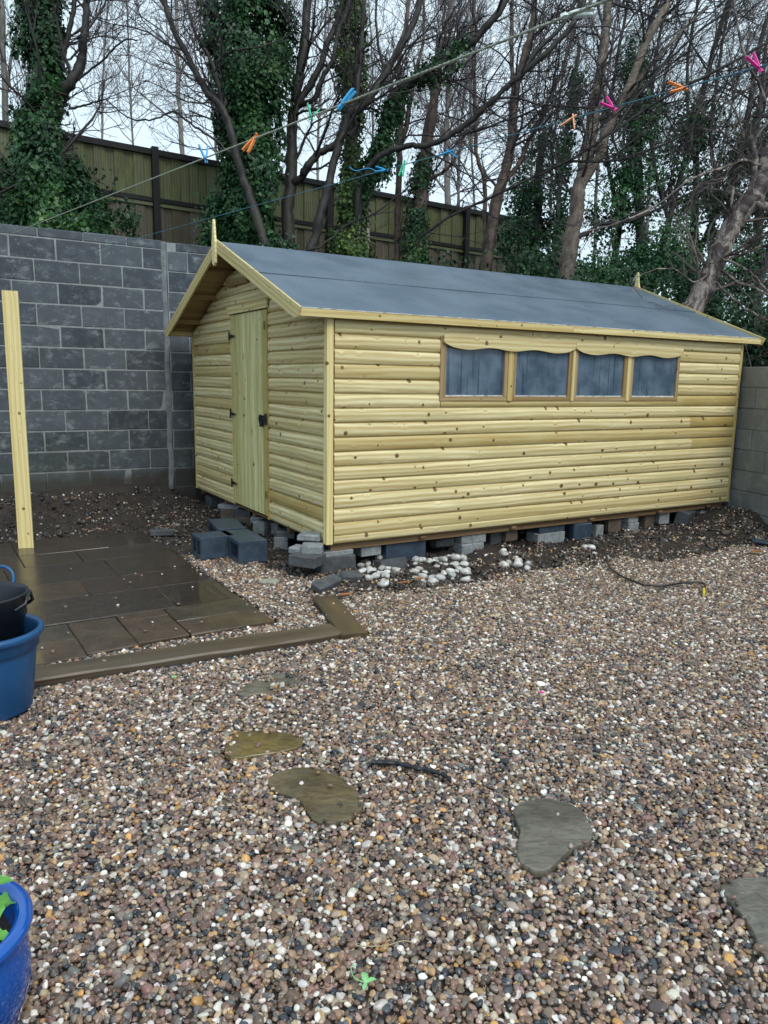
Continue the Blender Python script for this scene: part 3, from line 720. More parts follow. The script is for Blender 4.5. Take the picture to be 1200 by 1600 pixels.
# tie between the purlins under the near gable
plank('roof_tie', .55, .045, .03, M['under'], shed, (-.05, W / 2 + .42, 2.18), (0, 0, -math.pi / 2))
plank('eave_soffit', .27, .04, .02, M['trim'], shed, (U0 + .01, W + .035, 1.77), (0, 0, 0))
# bargeboards and finials, both gables
def barge(side, u, t=.018):
    c, sn = math.cos(SLOPE), math.sin(SLOPE); wd = .105
    def p(s, h):
        v = -EV + s * c - h * sn; z = 1.797 + s * sn + h * c
        return (v, z)
    lo, hi = .022, .022 - wd
    e = -.05; pts = [p(e, lo), p(SLN + lo * math.tan(SLOPE), lo), None, p(e + .07, hi), p(e + .0, hi + .035)]
    # mitre at the ridge: vertical cut
    z_top = 1.797 + (SLN) * sn + lo / c; z_bot = 1.797 + SLN * sn + hi / c
    pts = [p(e, lo), (W / 2 - .001, z_top), (W / 2 - .001, z_bot), p(e + .075, hi), p(e + .01, hi + .03)]
    if side: pts = [(W - v, z) for v, z in pts]
    m = MB().prism(pts, u - t, u); m.v = [(y, x, z) for (x, y, z) in m.v]; return m
wave_pts = None
for u in (U0 - .004, U1 + .022):
    for side in (0, 1):
        o = obj('bargeboard', barge(side, u), M['trim'], shed); sg = -1 if side else 1; cs_, sn_ = math.cos(SLOPE), math.sin(SLOPE)
        bm_ = Matrix(((0, -sg, 0, u), (cs_ * sg, 0, -sn_ * sg, 0), (sn_, 0, cs_, 0), (0, 0, 0, 1)))
        o.data.transform(bm_.inverted()); o.matrix_local = bm_
    zt = 1.797 + SLN * math.sin(SLOPE)
    f = MB().prism([(W / 2 - .038, zt - .185), (W / 2 - .045, zt + .0), (W / 2 - .030, zt + .05), (W / 2 - .018, zt + .15), (W / 2 - .008, zt + .195), (W / 2 + .008, zt + .195), (W / 2 + .018, zt + .15), (W / 2 + .030, zt + .05), (W / 2 + .045, zt), (W / 2 + .038, zt - .185), (W / 2, zt - .21)], u - .040 if u < 0 else u, u - .019 if u < 0 else u + .02)
    f.v = [(y, x, z) for (x, y, z) in f.v]; obj('finial', f, M['post'], shed)

# ------------------------------------------------------------------ blocks, bricks and rubble under the shed
def gz1(x, y): return float(ground_z(np.array([x]), np.array([y]))[0])
def prop(name, x0, x1, yt, yb, v0, side, mat, dep, yaw, label, cat='block', ch=.008, group=None, tilt=0., gable_u=None, sink=.0):
    """one block seen at pixels x0..x1, yt..yb, standing v0 m inside (or outside) the shed's long or gable face"""
    px = (x0 + x1) / 2; r = ray(px, yb)
    if side == 'long': P0 = SC + B2 * v0; nn = B2
    else: P0 = SC + A2 * v0; nn = A2
    t_ = (nn @ P0 - nn @ CAM[:2]) / (nn @ r[:2]); P = CAM + r * t_; d = depth(P)
    wm = (x1 - x0) * d / F_PX; h = (yb - yt) * d / F_PX
    rg = random.Random(int(x0 * 7 + yb)); ang = YAW + yaw if side == 'long' else YAW + yaw
    zt = min(P[2] + h, ZB - .068) if v0 >= -.01 else P[2] + h
    zb_ = P[2] - sink; zt = max(zt, zb_ + .05)
    hh = zt - zb_
    m = MB().box((-wm / 2, -.0, 0), (wm / 2, dep, hh), ch, ch * .35, rg)
    return tag(obj(name, m, mat, None, (P[0], P[1], zb_), (tilt, 0, ang)), label, cat, group)
K = M
prop('concrete_block', 500, 559, 868, 900, -.03, 'long', K['cb_dark'], .22, -.05, 'dark wet block at the bottom of the stack under the near shed corner')
prop('concrete_block', 502, 557, 845, 870, .00, 'long', K['cb_grey'], .22, .06, 'grey block directly beneath the near bottom corner of the shed')
prop('concrete_block', 447, 494, 869, 887, -.10, 'long', K['cb_dark'], .20, -.95, 'long dark concrete block lowest in the stack left of the shed corner')
prop('concrete_block', 470, 503, 853, 870, -.05, 'long', K['cb_grey'], .16, -.55, 'pale grey block on the long dark block left of the shed corner')
prop('concrete_block', 449, 472, 840, 866, .06, 'long', K['cb_grey'], .14, -.9, 'small grey brick leaning in the stack left of the shed corner', 'brick')
prop('concrete_block', 463, 500, 828, 846, .10, 'long', K['cb_grey'], .20, -.7, 'topmost pale brick touching the gable bottom by the corner', 'brick')
prop('concrete_block', 428, 450, 839, 865, -.02, 'gable', K['cb_grey'], .16, -.5, 'rough grey brick under the gable right of the twin hollow blocks', 'brick')
prop('concrete_block', 430, 461, 820, 842, .02, 'gable', K['cb_dark'], .18, -.5, 'dark brick on the rough grey brick under the gable', 'brick')
prop('concrete_block', 394, 436, 816, 838, .04, 'gable', K['cb_grey'], .18, -.7, 'wide grey block under the door behind the hollow blocks')
prop('concrete_block', 392, 414, 798, 818, .05, 'gable', K['cb_grey'], .12, -.4, 'small upright pale brick standing on the wide block under the door', 'brick')
prop('concrete_block', 366, 394, 808, 826, .06, 'gable', K['cb_brown'], .14, -.9, 'brown brick lying under the door side of the gable', 'brick')
prop('concrete_block', 368, 392, 796, 808, .08, 'gable', K['cb_dark'], .14, -.6, 'dark brick resting on the brown brick under the gable', 'brick')
prop('concrete_block', 344, 377, 796, 812, .05, 'gable', K['cb_brown'], .18, -.6, 'brown block low under the far end of the gable')
prop('concrete_block', 339, 379, 777, 796, .05, 'gable', K['cb_grey'], .18, -.7, 'pale block on top of the brown one under the far gable end')
prop('concrete_block', 562, 598, 845, 869, .05, 'long', K['cb_grey'], .16, .0, 'upright pitted grey block above the left heap of white cobbles')
prop('engineering_block', 598, 672, 838, 877, .06, 'long', K['cb_slate'], .2, .02, 'wide smooth dark blue block under the front of the shed')
prop('concrete_block', 595, 645, 872, 904, -.13, 'long', K['cb_dark'], .12, .1, 'dark block between the two heaps of white cobbles', tilt=-.25)
prop('concrete_block', 680, 717, 834, 858, .10, 'long', K['cb_dark'], .16, .1, 'rounded dark lump right of the wide blue block under the shed', ch=.03)
prop('concrete_block', 717, 761, 849, 871, .03, 'long', K['cb_grey'], .2, .03, 'lower grey block of the neat pair under the first window')
prop('concrete_block', 717, 764, 828, 849, .04, 'long', K['cb_grey'], .2, -.04, 'upper grey block of the neat pair under the first window')
prop('concrete_block', 765, 786, 830, 852, .12, 'long', K['cb_dark'], .12, .0, 'dark brick in shade right of the neat grey pair', 'brick')
prop('concrete_block', 787, 813, 828, 846, .07, 'long', K['cb_brown'], .16, .1, 'brown grey brick end on under the second window', 'brick')
prop('concrete_block', 834, 890, 832, 850, .03, 'long', K['cb_grey'], .18, .0, 'long grey brick lying beneath the blue grey brick under the third window', 'brick')
prop('engineering_block', 836, 890, 815, 832, .05, 'long', K['cb_slate'], .2, .03, 'long blue grey brick on a grey one under the third window', 'brick')
prop('engineering_block', 893, 927, 810, 849, .0, 'long', K['cb_slate'], .15, -.12, 'upright dark blue block beside the looping black cable')
prop('concrete_block', 928, 946, 820, 844, .05, 'long', K['cb_grey'], .14, .1, 'narrow grey block just right of the upright blue block')
prop('concrete_block', 947, 974, 811, 832, .06, 'long', K['cb_brown'], .16, -.05, 'brownish block left of the small stacked pair under the fourth window')
prop('concrete_block', 978, 1002, 817, 831, .04, 'long', K['cb_grey'], .18, .0, 'lower brick of the small pair under the fourth window', 'brick')
prop('concrete_block', 978, 1002, 802, 817, .05, 'long', K['cb_grey'], .18, .05, 'upper brick of the small pair under the fourth window', 'brick')
prop('concrete_block', 1003, 1027, 800, 829, .07, 'long', K['cb_brown'], .15, .1, 'brown block right of the small stacked pair near the shed end')
prop('concrete_block', 1028, 1048, 800, 819, .06, 'long', K['cb_grey'], .15, -.1, 'pale short block near the right end of the shed')
prop('engineering_block', 1059, 1092, 799, 824, .0, 'long', K['cb_dark'], .14, .35, 'black angular block tilted near the right shed corner', tilt=.2)
prop('concrete_block', 1091, 1114, 797, 815, .05, 'long', K['cb_grey'], .15, .1, 'pale stone lump last before the right shed corner', ch=.02)
# inner supports out of sight of the front row
for (u, v) in ((.25, 1.5), (2.3, 1.7), (4.6, 1.7), (.25, 3.2), (2.4, 3.2), (4.7, 3.2)):
    x, y = shed_xy(u, v)
    tag(obj('concrete_block', MB().box((-.22, -.1, 0), (.22, .1, .17), .008), K['cb_dark'], None, (x, y, .0), (0, 0, YAW)), 'dark block in the deep shade under the middle of the shed floor', 'block', 'blocks deep under the shed floor')

# leaning dark slab and lump by the near corner
p = G(510, 915, .03)
o = obj('slab_offcut', MB().box((-.12, -.05, -.03), (.12, .05, .03), .008, .003, random.Random(4)), M['cb_dark'], None, (p[0], p[1], .045), (.35, -.12, YAW + .35))
tag(o, 'dark stone offcut tilted on the gravel before the near shed corner', 'stone')
p = G(548, 905, .02)
o = obj('slab_offcut', MB().box((-.09, -.06, -.045), (.09, .06, .045), .018, .01, random.Random(5)), M['cb_dark'], None, (p[0], p[1], .03), (.1, .1, YAW + .1))
tag(o, 'black broken lump between the tilted offcut and white cobbles', 'stone')

# hollow blocks
def hollow(label, loc, rz):
    e = empty('hollow_block', loc, rz, label, 'hollow block', 'hollow concrete blocks by the gable')
    Lx, Wy, Hz = .44, .215, .20; m = MB(); t_ = .038
    # cells run along Y... the open face shows two holes
    m.box((-Lx / 2, -Wy / 2, 0), (Lx / 2, Wy / 2, t_)).box((-Lx / 2, -Wy / 2, Hz - t_), (Lx / 2, Wy / 2, Hz))
    return e, m
def hollow_block(label, loc, rz, Lx=.34, Wy=.235):
    # the long direction is local X, the end face at -X carries two openings
    e = empty('hollow_block', loc, rz, label, 'block', 'hollow concrete blocks by the gable')
    Hz, t_ = .19, .034; m = MB()
    m.box((-Lx / 2, -Wy / 2, 0), (Lx / 2, Wy / 2, t_), .004); m.box((-Lx / 2, -Wy / 2, Hz - t_), (Lx / 2, Wy / 2, Hz), .004)
    for y0, y1 in ((-Wy / 2, -Wy / 2 + t_), (-t_ / 2, t_ / 2), (Wy / 2 - t_, Wy / 2)):
        m.box((-Lx / 2 + .001, y0 + .001, t_ - .004), (Lx / 2 - .001, y1 - .001, Hz - t_ + .004))
    m.box((Lx / 2 - .09, -Wy / 2 + .004, t_ - .003), (Lx / 2 - .06, Wy / 2 - .004, Hz - t_ + .003))
    obj('shell', m, M['cb_slate'], e); return e
p = G(324, 872, 0.); hollow_block('hollow blue grey block nearest the patio with two square openings', (p[0] + .03, p[1] + .10, .0), YAW + .02, .30)
pf = G(387, 843, .19); pb = G(343, 810, .19); dv = (pb - pf)[:2]; hl = float(np.linalg.norm(dv)) * .5; ha = math.atan2(dv[1], dv[0])
p = pf[:2] + dv * .18 + A2 * .01; hollow_block('near one of the two hollow blocks placed end to end', (p[0], p[1], .0), ha - 1.5, .25, hl)
p = pf[:2] + dv * .72; hollow_block('far hollow block behind the nearer pair by the gable', (p[0], p[1], .004), ha - 1.62, .25, hl * .98)

# brick lying on the soil by the wall
p = G(253, 828, .05); tag(obj('old_brick', MB().box((-.11, -.05, 0), (.11, .05, .055), .006, .002, random.Random(8)), M['cb_dark'], None, (p[0], p[1], .0), (0, 0, .25)), 'dark old brick lying on the soil at the patio back edge', 'brick')

# white cobbles, every one its own
cob = []
for s in range(5):
    bm = bmesh.new(); bmesh.ops.create_icosphere(bm, subdivisions=2, radius=1)
    for v in bm.verts:
        q = noise3(np.array(v.co) * 1.0 + 7 * s + 3, 1.3); q2 = noise3(np.array(v.co) * 1.0 + 3 * s + 11, 2.9); v.co *= .62 + .5 * q + .28 * q2
    for f in bm.faces: f.smooth = True
    me_ = bpy.data.meshes.new('white_cobble'); bm.to_mesh(me_); bm.free(); me_.materials.append(M['rubble']); cob.append(me_)
def heap(n, x0, x1, y0, y1, label, group, rmin=.018, rmax=.043, stack=.5):
    pts = []; tries = 0
    while len(pts) < n and tries < 6000:
        tries += 1; x, y = rng.uniform(x0, x1), rng.uniform(y0, y1)
        p = G(x, y, .02); r = rng.uniform(rmin, rmax)
        if any((p[0] - q[0]) ** 2 + (p[1] - q[1]) ** 2 < (.74 * (r + q[3])) ** 2 for q in pts): continue
        pts.append([p[0], p[1], 0, r])
    for q in pts:
        z = gz1(q[0], q[1]) + q[3] * .45
        o = obj('white_cobble', cob[rng.integers(5)], None, None, (q[0], q[1], z), (rng.uniform(-.4, .4), rng.uniform(-.4, .4), rng.uniform(0, 6.28)), (q[3] * 1.15, q[3], q[3] * .75))
        tag(o, label, 'stone', group)
heap(34, 562, 620, 872, 914, 'white rounded cobble in the left heap below the pitted upright block', 'white cobbles of the left heap')
heap(42, 648, 732, 868, 904, 'white rounded cobble in the wide middle heap under the first window', 'white cobbles of the middle heap')
heap(9, 785, 825, 868, 888, 'white cobble in the small loose group under the second window', 'loose white cobbles under the second window')
heap(3, 912, 945, 850, 866, 'pale stone beside the looping black cable', 'pale stones by the cable', .03, .04)
p = G(421, 911, .0); tag(obj('flat_stone', cob[1].copy(), None, None, (p[0], p[1], .01), (0, 0, .3), (.085, .06, .028)), 'flat pale stone half sunk in gravel near the hollow blocks', 'stone').data.materials[0] = M['paleflat']
p = G(1192, 850, .02); tag(obj('slate_piece', MB().box((-.10, -.05, 0), (.10, .05, .02), .006, .003, random.Random(2)), M['cb_slate'], None, (p[0], p[1], .03), (.1, .1, -.4)), 'flat blue grey slate piece at the foot of the right wall', 'stone')
p = G(1120, 832, .05); tag(obj('brown_stone', cob[2].copy(), None, None, (p[0] + .1, p[1], .05), (.2, 0, .6), (.07, .04, .03)), 'brown stone lying on the soil by the right wall', 'stone').data.materials[0] = M['cb_brown']

# ------------------------------------------------------------------ patio
patio = tag(bpy.data.objects.new('patio', None), kind='structure'); COL.objects.link(patio); patio.location = (PO[0], PO[1], 0); patio.rotation_euler = (0, 0, PA)
bedm = MB().box((-5.1, .01, -.06), (-.01, PLEN - .01, -.018)); obj('bedding', bedm, M['soil'], patio)
rows = [(0, .27, .0), (.27, .6, 0)]
def slab(p0, p1, q0, q1, mat, dz=0.):
    rg = random.Random(int(p0 * 100 + q0 * 999)); g = .0022
    m = MB().box((-(p1 - p0) / 2 + g, -(q1 - q0) / 2 + g, -.04), ((p1 - p0) / 2 - g, (q1 - q0) / 2 - g, .0), .005, .003, rg)
    obj('slab', m, mat, patio, (-(p0 + p1) / 2, (q0 + q1) / 2, .004 + dz), (rg.uniform(-.004, .004), rg.uniform(-.004, .004), 0))
for a, b, q0, q1 in ((.0, .55, .0, .30), (.0, .55, .3, .6), (.55, .86, .02, .46), (.86, 1.15, -.02, .58), (1.15, 1.75, .27, .58), (1.15, 1.75, -.06, .27), (.55, .86, .46, .60), (1.75, 2.4, 0, .58), (2.4, 3., 0, .58), (3., 3.6, 0, .58), (3.6, 4.2, 0, .58), (4.2, 5.1, 0, .58)):
    slab(a, b, q0, q1, M['slab_edge'])
q = .6; hs = [.55, .45, .6, .45, .6]
for r_i, hrow in enumerate(hs):
    p_ = 0.; q1 = min(q + hrow, PLEN)
    while p_ < 5.0:
        wd = [.6, .9, .45, .75][rng.integers(4)]
        if 5.1 - (p_ + wd) < .3: wd = 5.1 - p_
        slab(p_, min(p_ + wd, 5.1), q, q1, M['slab'], rng.uniform(-.002, .002)); p_ += wd
    q = q1

# sleepers edging the patio
def sleeper(name, pts, label, th=.06, z=.035):
    c = [G(x, y, z) for x, y in pts]; cen = sum(c) / 4
    poly = [(p[0] - cen[0], p[1] - cen[1]) for p in c]
    ax = (np.array(c[1]) - np.array(c[0]))[:2]; ang = math.atan2(ax[1], ax[0]); cs, sn = math.cos(-ang), math.sin(-ang)
    loc = [(x * cs - y * sn, x * sn + y * cs) for x, y in poly]
    xs = [min(loc[0][0], loc[3][0]), max(loc[1][0], loc[2][0])]; w0 = (loc[2][1] + loc[3][1]) / 2 - (loc[0][1] + loc[1][1]) / 2
    nseg = 40; vs = []; rg = random.Random(3)
    sec = [(-.5, -th), (-.5, -.012), (-.47, -.001), (-.2, 0), (.0, .001), (.2, 0), (.47, -.001), (.5, -.012), (.5, -th)]
    for i in range(nseg + 1):
        x = xs[0] + (xs[1] - xs[0]) * i / nseg
        for k, (yy, zz) in enumerate(sec):
            e = .007 * (noise3(np.array([x * 6, k * .9, 1. + th])) - .5)
            vs.append((x + e * (1 if i in (0, nseg) else 0), yy * w0 + e, zz + e * .8))
    n = len(sec); m = MB(); m.add(vs, [(i * n + k, (i + 1) * n + k, (i + 1) * n + k + 1, i * n + k + 1) for i in range(nseg) for k in range(n - 1)])
    m.add(vs, [tuple(range(n)), tuple(nseg * n + k for k in range(n))])
    return tag(obj(name, m, M['sleeper'], None, (cen[0], cen[1], z), (0, 0, ang)), label, 'timber')
sleeper('timber_edging', [(-160, 1094), (531, 989), (512, 972), (-160, 1074)], 'long weathered timber plank edging the front of the patio', z=.022)
sleeper('timber_edging', [(533, 992), (488, 933), (516, 929), (582, 979)][:2] + [(516, 931), (580, 980)], 'short weathered timber plank running from the long one towards the shed corner', z=.018)

# grooved post
bp = G(41, 856, .006); post_h = 2.21
m = MB(); pts = []; nG = 7; wp = .125
for k in range(nG):
    a = -wp / 2 + wp * k / nG; b = -wp / 2 + wp * (k + 1) / nG
    pts += [(a + .0012, -.014), (a + .004, -.0175), (b - .004, -.0175), (b - .0012, -.014)]
pts += [(wp / 2, .014), (-wp / 2, .014)]
n = len(pts); vs = [(0, y, x) for x, y in pts] + [(post_h, y, x) for x, y in pts]
m.add(vs, [(k, (k + 1) % n, (k + 1) % n + n, k + n) for k in range(n)]); m.add(vs, [tuple(range(n)), tuple(range(n, 2 * n))])
o = obj('timber_plank', m, M['post'], None, (bp[0], bp[1], .006)); o.matrix_world = Matrix.Translation((bp[0], bp[1], .006)) @ Matrix.Rotation(.004, 4, 'Y') @ Matrix.Rotation(.35, 4, 'Z') @ Matrix(((0, 0, 1, 0), (0, 1, 0, 0), (1, 0, 0, 0), (0, 0, 0, 1))) 
tag(o, 'tall pale grooved deck board standing upright on the wet patio', 'board')

# ------------------------------------------------------------------ stepping stones
def catmull(pts, k=6, closed=True):
    pts = np.array(pts, float); n = len(pts); out = []
    for i in range(n if closed else n - 1):
        p0, p1, p2, p3 = pts[(i - 1) % n] if closed or i else pts[0], pts[i], pts[(i + 1) % n], (pts[(i + 2) % n] if closed or i + 2 < n else pts[-1])
        for j in range(k):
            t = j / k; out.append(.5 * ((2 * p1) + (-p0 + p2) * t + (2 * p0 - 5 * p1 + 4 * p2 - p3) * t * t + (-p0 + 3 * p1 - 3 * p2 + p3) * t ** 3))
    if not closed: out.append(pts[-1])
    return np.array(out)
STONES = []
def step_stone(pts, z, th, mat, label, name='stepping_stone'):
    z = z * .6
    w = np.array([G(x, y, z)[:2] for x, y in pts]); c = w.mean(0); o_ = catmull(w - c, 5); STONES.append((o_ + c, z)); n = len(o_)
    o_ = o_ * (1 + .045 * (noise3(np.concatenate([o_ * 22, np.full((n, 1), 3.)], 1)) - .5)[:, None] + .02 * (np.random.default_rng(len(STONES)).random((n, 1)) - .5))
    m = MB(); vs = [(0, 0, .002)]
    for s_, zz in ((.55, .001), (.96, .001), (.993, -.002), (1., -.009), (.985, -th)):
        for x, y in o_: vs.append((x * s_, y * s_, zz + (.004 * (noise3(np.array([x * 9, y * 9, 3. + s_])) - .5) if s_ < .95 else 0)))
    fs = [(0, 1 + k, 1 + (k + 1) % n) for k in range(n)]
    m.add(vs, fs, True)
    m.add(vs, [(1 + r * n + k, 1 + (r + 1) * n + k, 1 + (r + 1) * n + (k + 1) % n, 1 + r * n + (k + 1) % n) for r in range(4) for k in range(n)], False)
    tag(obj(name, m, mat, None, (c[0], c[1], z)), label, 'stone', 'stepping stones in the gravel')
step_stone([(420, 1217), (440, 1203), (487, 1199), (535, 1214), (566, 1243), (563, 1264), (540, 1281), (498, 1284), (480, 1270), (468, 1250), (440, 1240), (424, 1232)], .012, .04, M['step_olive'], 'olive brown kidney shaped stepping stone left of centre')
step_stone([(352, 1180), (358, 1152), (375, 1143), (420, 1142), (468, 1150), (472, 1164), (440, 1174), (400, 1180), (372, 1184)], .006, .04, M['step_ochre'], 'wet ochre yellow stepping stone partly sunk in gravel')
step_stone([(372, 1078), (400, 1063), (430, 1052), (465, 1054), (467, 1066), (440, 1076), (405, 1084), (380, 1086)], .002, .04, M['step_grey'], 'faint grey stepping stone almost covered by gravel near the timber edging')
step_stone([(802, 1268), (818, 1253), (858, 1247), (900, 1260), (925, 1290), (922, 1312), (890, 1327), (860, 1356), (836, 1360), (812, 1345), (808, 1320), (812, 1295)], .020, .05, M['step_grey'], 'grey heart shaped stepping stone right of centre')
step_stone([(1125, 1386), (1150, 1372), (1200, 1369), (1275, 1380), (1310, 1440), (1270, 1520), (1215, 1518), (1188, 1484), (1172, 1448), (1145, 1412)], .022, .05, M['step_grey'], 'large grey stepping stone cut by the right edge of the photo')

# ------------------------------------------------------------------ gravel as instanced pebbles
def inpoly(px, py, poly):
    r = np.zeros(px.shape, bool); n = len(poly); j = n - 1
    for i in range(n):
        xi, yi = poly[i]; xj, yj = poly[j]
        c = ((yi > py) != (yj > py)) & (px < (xj - xi) * (py - yi) / (yj - yi + 1e-12) + xi); r ^= c; j = i
    return r
SLP = [[G(x, y, .035)[:2] for x, y in q] for q in ([(-160, 1098), (531, 989), (510, 970), (-160, 1074)], [(533, 992), (488, 933), (516, 931), (580, 980)])]
def layer(y0, y1, st, seed, zoff, size):
    g = np.random.default_rng(seed); ys = np.arange(y0, y1, st); X = []; Y = []
    for y in ys:
        hw = .66 * y + .75; xs = np.arange(-hw, hw, st); X.append(xs); Y.append(np.full(len(xs), y))
    X = np.concatenate(X); Y = np.concatenate(Y); X = X + g.uniform(-.55, .55, len(X)) * st; Y = Y + g.uniform(-.55, .55, len(Y)) * st
    dx, dy = X - SC[0], Y - SC[1]; u = dx * A2[0] + dy * A2[1]; v = dx * B2[0] + dy * B2[1]
    wv = -((X - WP[0]) * B2[0] + (Y - WP[1]) * B2[1]); rv = -((X - RW0[0]) * RWY[0] + (Y - RW0[1]) * RWY[1])
    sm = soil_mask(u, v, wv, rv, X, Y)
    nn_ = fbm(np.stack([X, Y, X * 0], -1), 5., 3)
    keep = (sm < .06 + .8 * g.random(len(X)) ** 1.6) | (g.random(len(X)) < .16 * (nn_ > .46))
    sparse = (wv > .05) & (wv < 2.6) & (u < .3)
    keep &= ~(sparse & (g.random(len(X)) > .20 * sstep(.42, .62, nn_) * 2.2))
    keep &= ~((u > -.1) & (v > .1) & (u < L + .1)) & (wv > .12) & (rv > .06)
    pat = in_patio(X, Y, .012); keep &= ~pat | ((g.random(len(X)) < .0016))
    for P_ in SLP: keep &= ~inpoly(X, Y, P_) | (g.random(len(X)) < .002)
    for k, (P_, z) in enumerate(STONES):
        ins = inpoly(X, Y, P_); pr = (.010, .03, .16, .010, .006)[k]
        if k in (1, 2): pr = pr * 3 * sstep(.45, .6, noise3(np.stack([X, Y, X * 0], -1), 17.))
        cP = P_.mean(0); core = inpoly(X, Y, (P_ - cP) * .91 + cP); pr = np.where(core, pr, .30 * (noise3(np.stack([X, Y, X * 0], -1), 14.) > .5))
        keep &= ~ins | (g.random(len(X)) < pr)
    keep &= ~((X + 1.81) ** 2 + (Y - 3.27) ** 2 < .17 ** 2) & ~((X + .99) ** 2 + (Y - 1.5) ** 2 < .13 ** 2)
    X, Y = X[keep], Y[keep]; z = ground_z(X, Y)
    for k, (P_, zs) in enumerate(STONES): z = np.where(inpoly(X, Y, P_), zs + .002, z)
    for P_ in SLP: z = np.where(inpoly(X, Y, P_), .022, z)
    z = np.where(in_patio(X, Y, .0), .008, z)
    n = len(X); z = z + zoff + g.uniform(-.005, .006, n) + .012 * (noise3(np.stack([X, Y, X * 0], -1), 4.) - .5)
    s = size * np.exp(g.normal(0, .25, n)); el = g.uniform(.75, 1.35, n); fl = g.uniform(.5, .85, n)
    scl = np.stack([s * el, s / np.sqrt(el), s * fl], -1)
    rot = np.stack([g.normal(0, .35, n), g.normal(0, .35, n), g.uniform(0, 6.283, n)], -1)
    return np.stack([X, Y, z], -1), scl, rot
A_ = [layer(1.15, 2.9, .0140, 1, .004, .0088), layer(1.15, 2.9, .0140, 2, -.011, .0082),
      layer(2.9, 4.6, .0146, 3, .004, .0092), layer(2.9, 4.6, .0160, 4, -.011, .0086),
      layer(4.6, 9.4, .0158, 5, .003, .0096), layer(4.6, 9.4, .0190, 6, -.007, .0090)]
def crumbs(seed, n):
    g = np.random.default_rng(seed); u = g.uniform(-4.2, 5.2, n); v = g.uniform(-1.2, 3.7, n); X = SC[0] + A2[0] * u + B2[0] * v; Y = SC[1] + A2[1] * u + B2[1] * v
    wv = -((X - WP[0]) * B2[0] + (Y - WP[1]) * B2[1]); rv = -((X - RW0[0]) * RWY[0] + (Y - RW0[1]) * RWY[1])
    k = (soil_mask(u, v, wv, rv, X, Y) > .5) & ~in_patio(X, Y, .0) & (wv > .05) & (rv > .05) & ~((u > .3) & (v > .6)); k &= fbm(np.stack([X, Y, X * 0], -1), 4., 3) + .25 * g.random(n) > .56
    X, Y = X[k], Y[k]; n = len(X); s = .006 * np.exp(g.exponential(.42, n)); s = np.minimum(s, .035)
    return np.stack([X, Y, ground_z(X, Y) + s * .2], -1), np.stack([s * g.uniform(.8, 1.5, n), s * g.uniform(.7, 1.1, n), s * g.uniform(.4, .9, n)], -1), np.stack([g.normal(0, .5, n), g.normal(0, .5, n), g.uniform(0, 6.28, n)], -1)
NG = sum(len(a[0]) for a in A_); A_.append(crumbs(31, 60000))
PT = np.concatenate([a[0] for a in A_]); SL = np.concatenate([a[1] for a in A_]); RO = np.concatenate([a[2] for a in A_])
pal = np.array([(.47, .45, .42), (.58, .56, .52), (.25, .215, .18), (.165, .118, .088), (.12, .078, .058), (.225, .145, .098), (.33, .215, .115), (.42, .23, .075), (.17, .10, .085), (.075, .060, .052), (.022, .027, .036), (.042, .050, .062), (.125, .130, .130), (.40, .31, .215), (.25, .165, .14), (.72, .71, .68)])
prb = np.array([.075, .05, .08, .13, .12, .10, .06, .02, .08, .10, .06, .05, .06, .06, .055, .03]); prb /= prb.sum()
g = np.random.default_rng(11); ci = g.choice(len(pal), len(PT), p=prb); pal = pal ** .93 * np.array([1.12, 1.05, .98]) * .97; CC = pal[ci] * np.exp(g.normal(0, .16, (len(PT), 1))) * np.exp(g.normal(0, .03, (len(PT), 3)))
spal = np.array([(.032, .024, .020), (.050, .038, .031), (.024, .019, .017), (.075, .060, .050), (.13, .115, .10)]); ns = len(PT) - NG; CC[NG:] = spal[g.choice(5, ns, p=[.33, .3, .2, .13, .04])] * np.exp(g.normal(0, .2, (ns, 1)))
pm_ = bpy.data.meshes.new('gravel'); pm_.vertices.add(len(PT)); pm_.vertices.foreach_set('co', PT.astype(np.float32).ravel())
for nm, ty, arr, key in (('scl', 'FLOAT_VECTOR', SL, 'vector'), ('rot', 'FLOAT_VECTOR', RO, 'vector'), ('col', 'FLOAT_COLOR', np.concatenate([CC, np.ones((len(CC), 1))], 1), 'color')):
    a_ = pm_.attributes.new(nm, ty, 'POINT'); a_.data.foreach_set(key, arr.astype(np.float32).ravel())
ng = bpy.data.node_groups.new('pebbles', 'GeometryNodeTree')
ng.interface.new_socket('Geometry', in_out='INPUT', socket_type='NodeSocketGeometry'); ng.interface.new_socket('Geometry', in_out='OUTPUT', socket_type='NodeSocketGeometry')
gi = ng.nodes.new('NodeGroupInput'); go = ng.nodes.new('NodeGroupOutput'); jn = ng.nodes.new('GeometryNodeJoinGeometry')
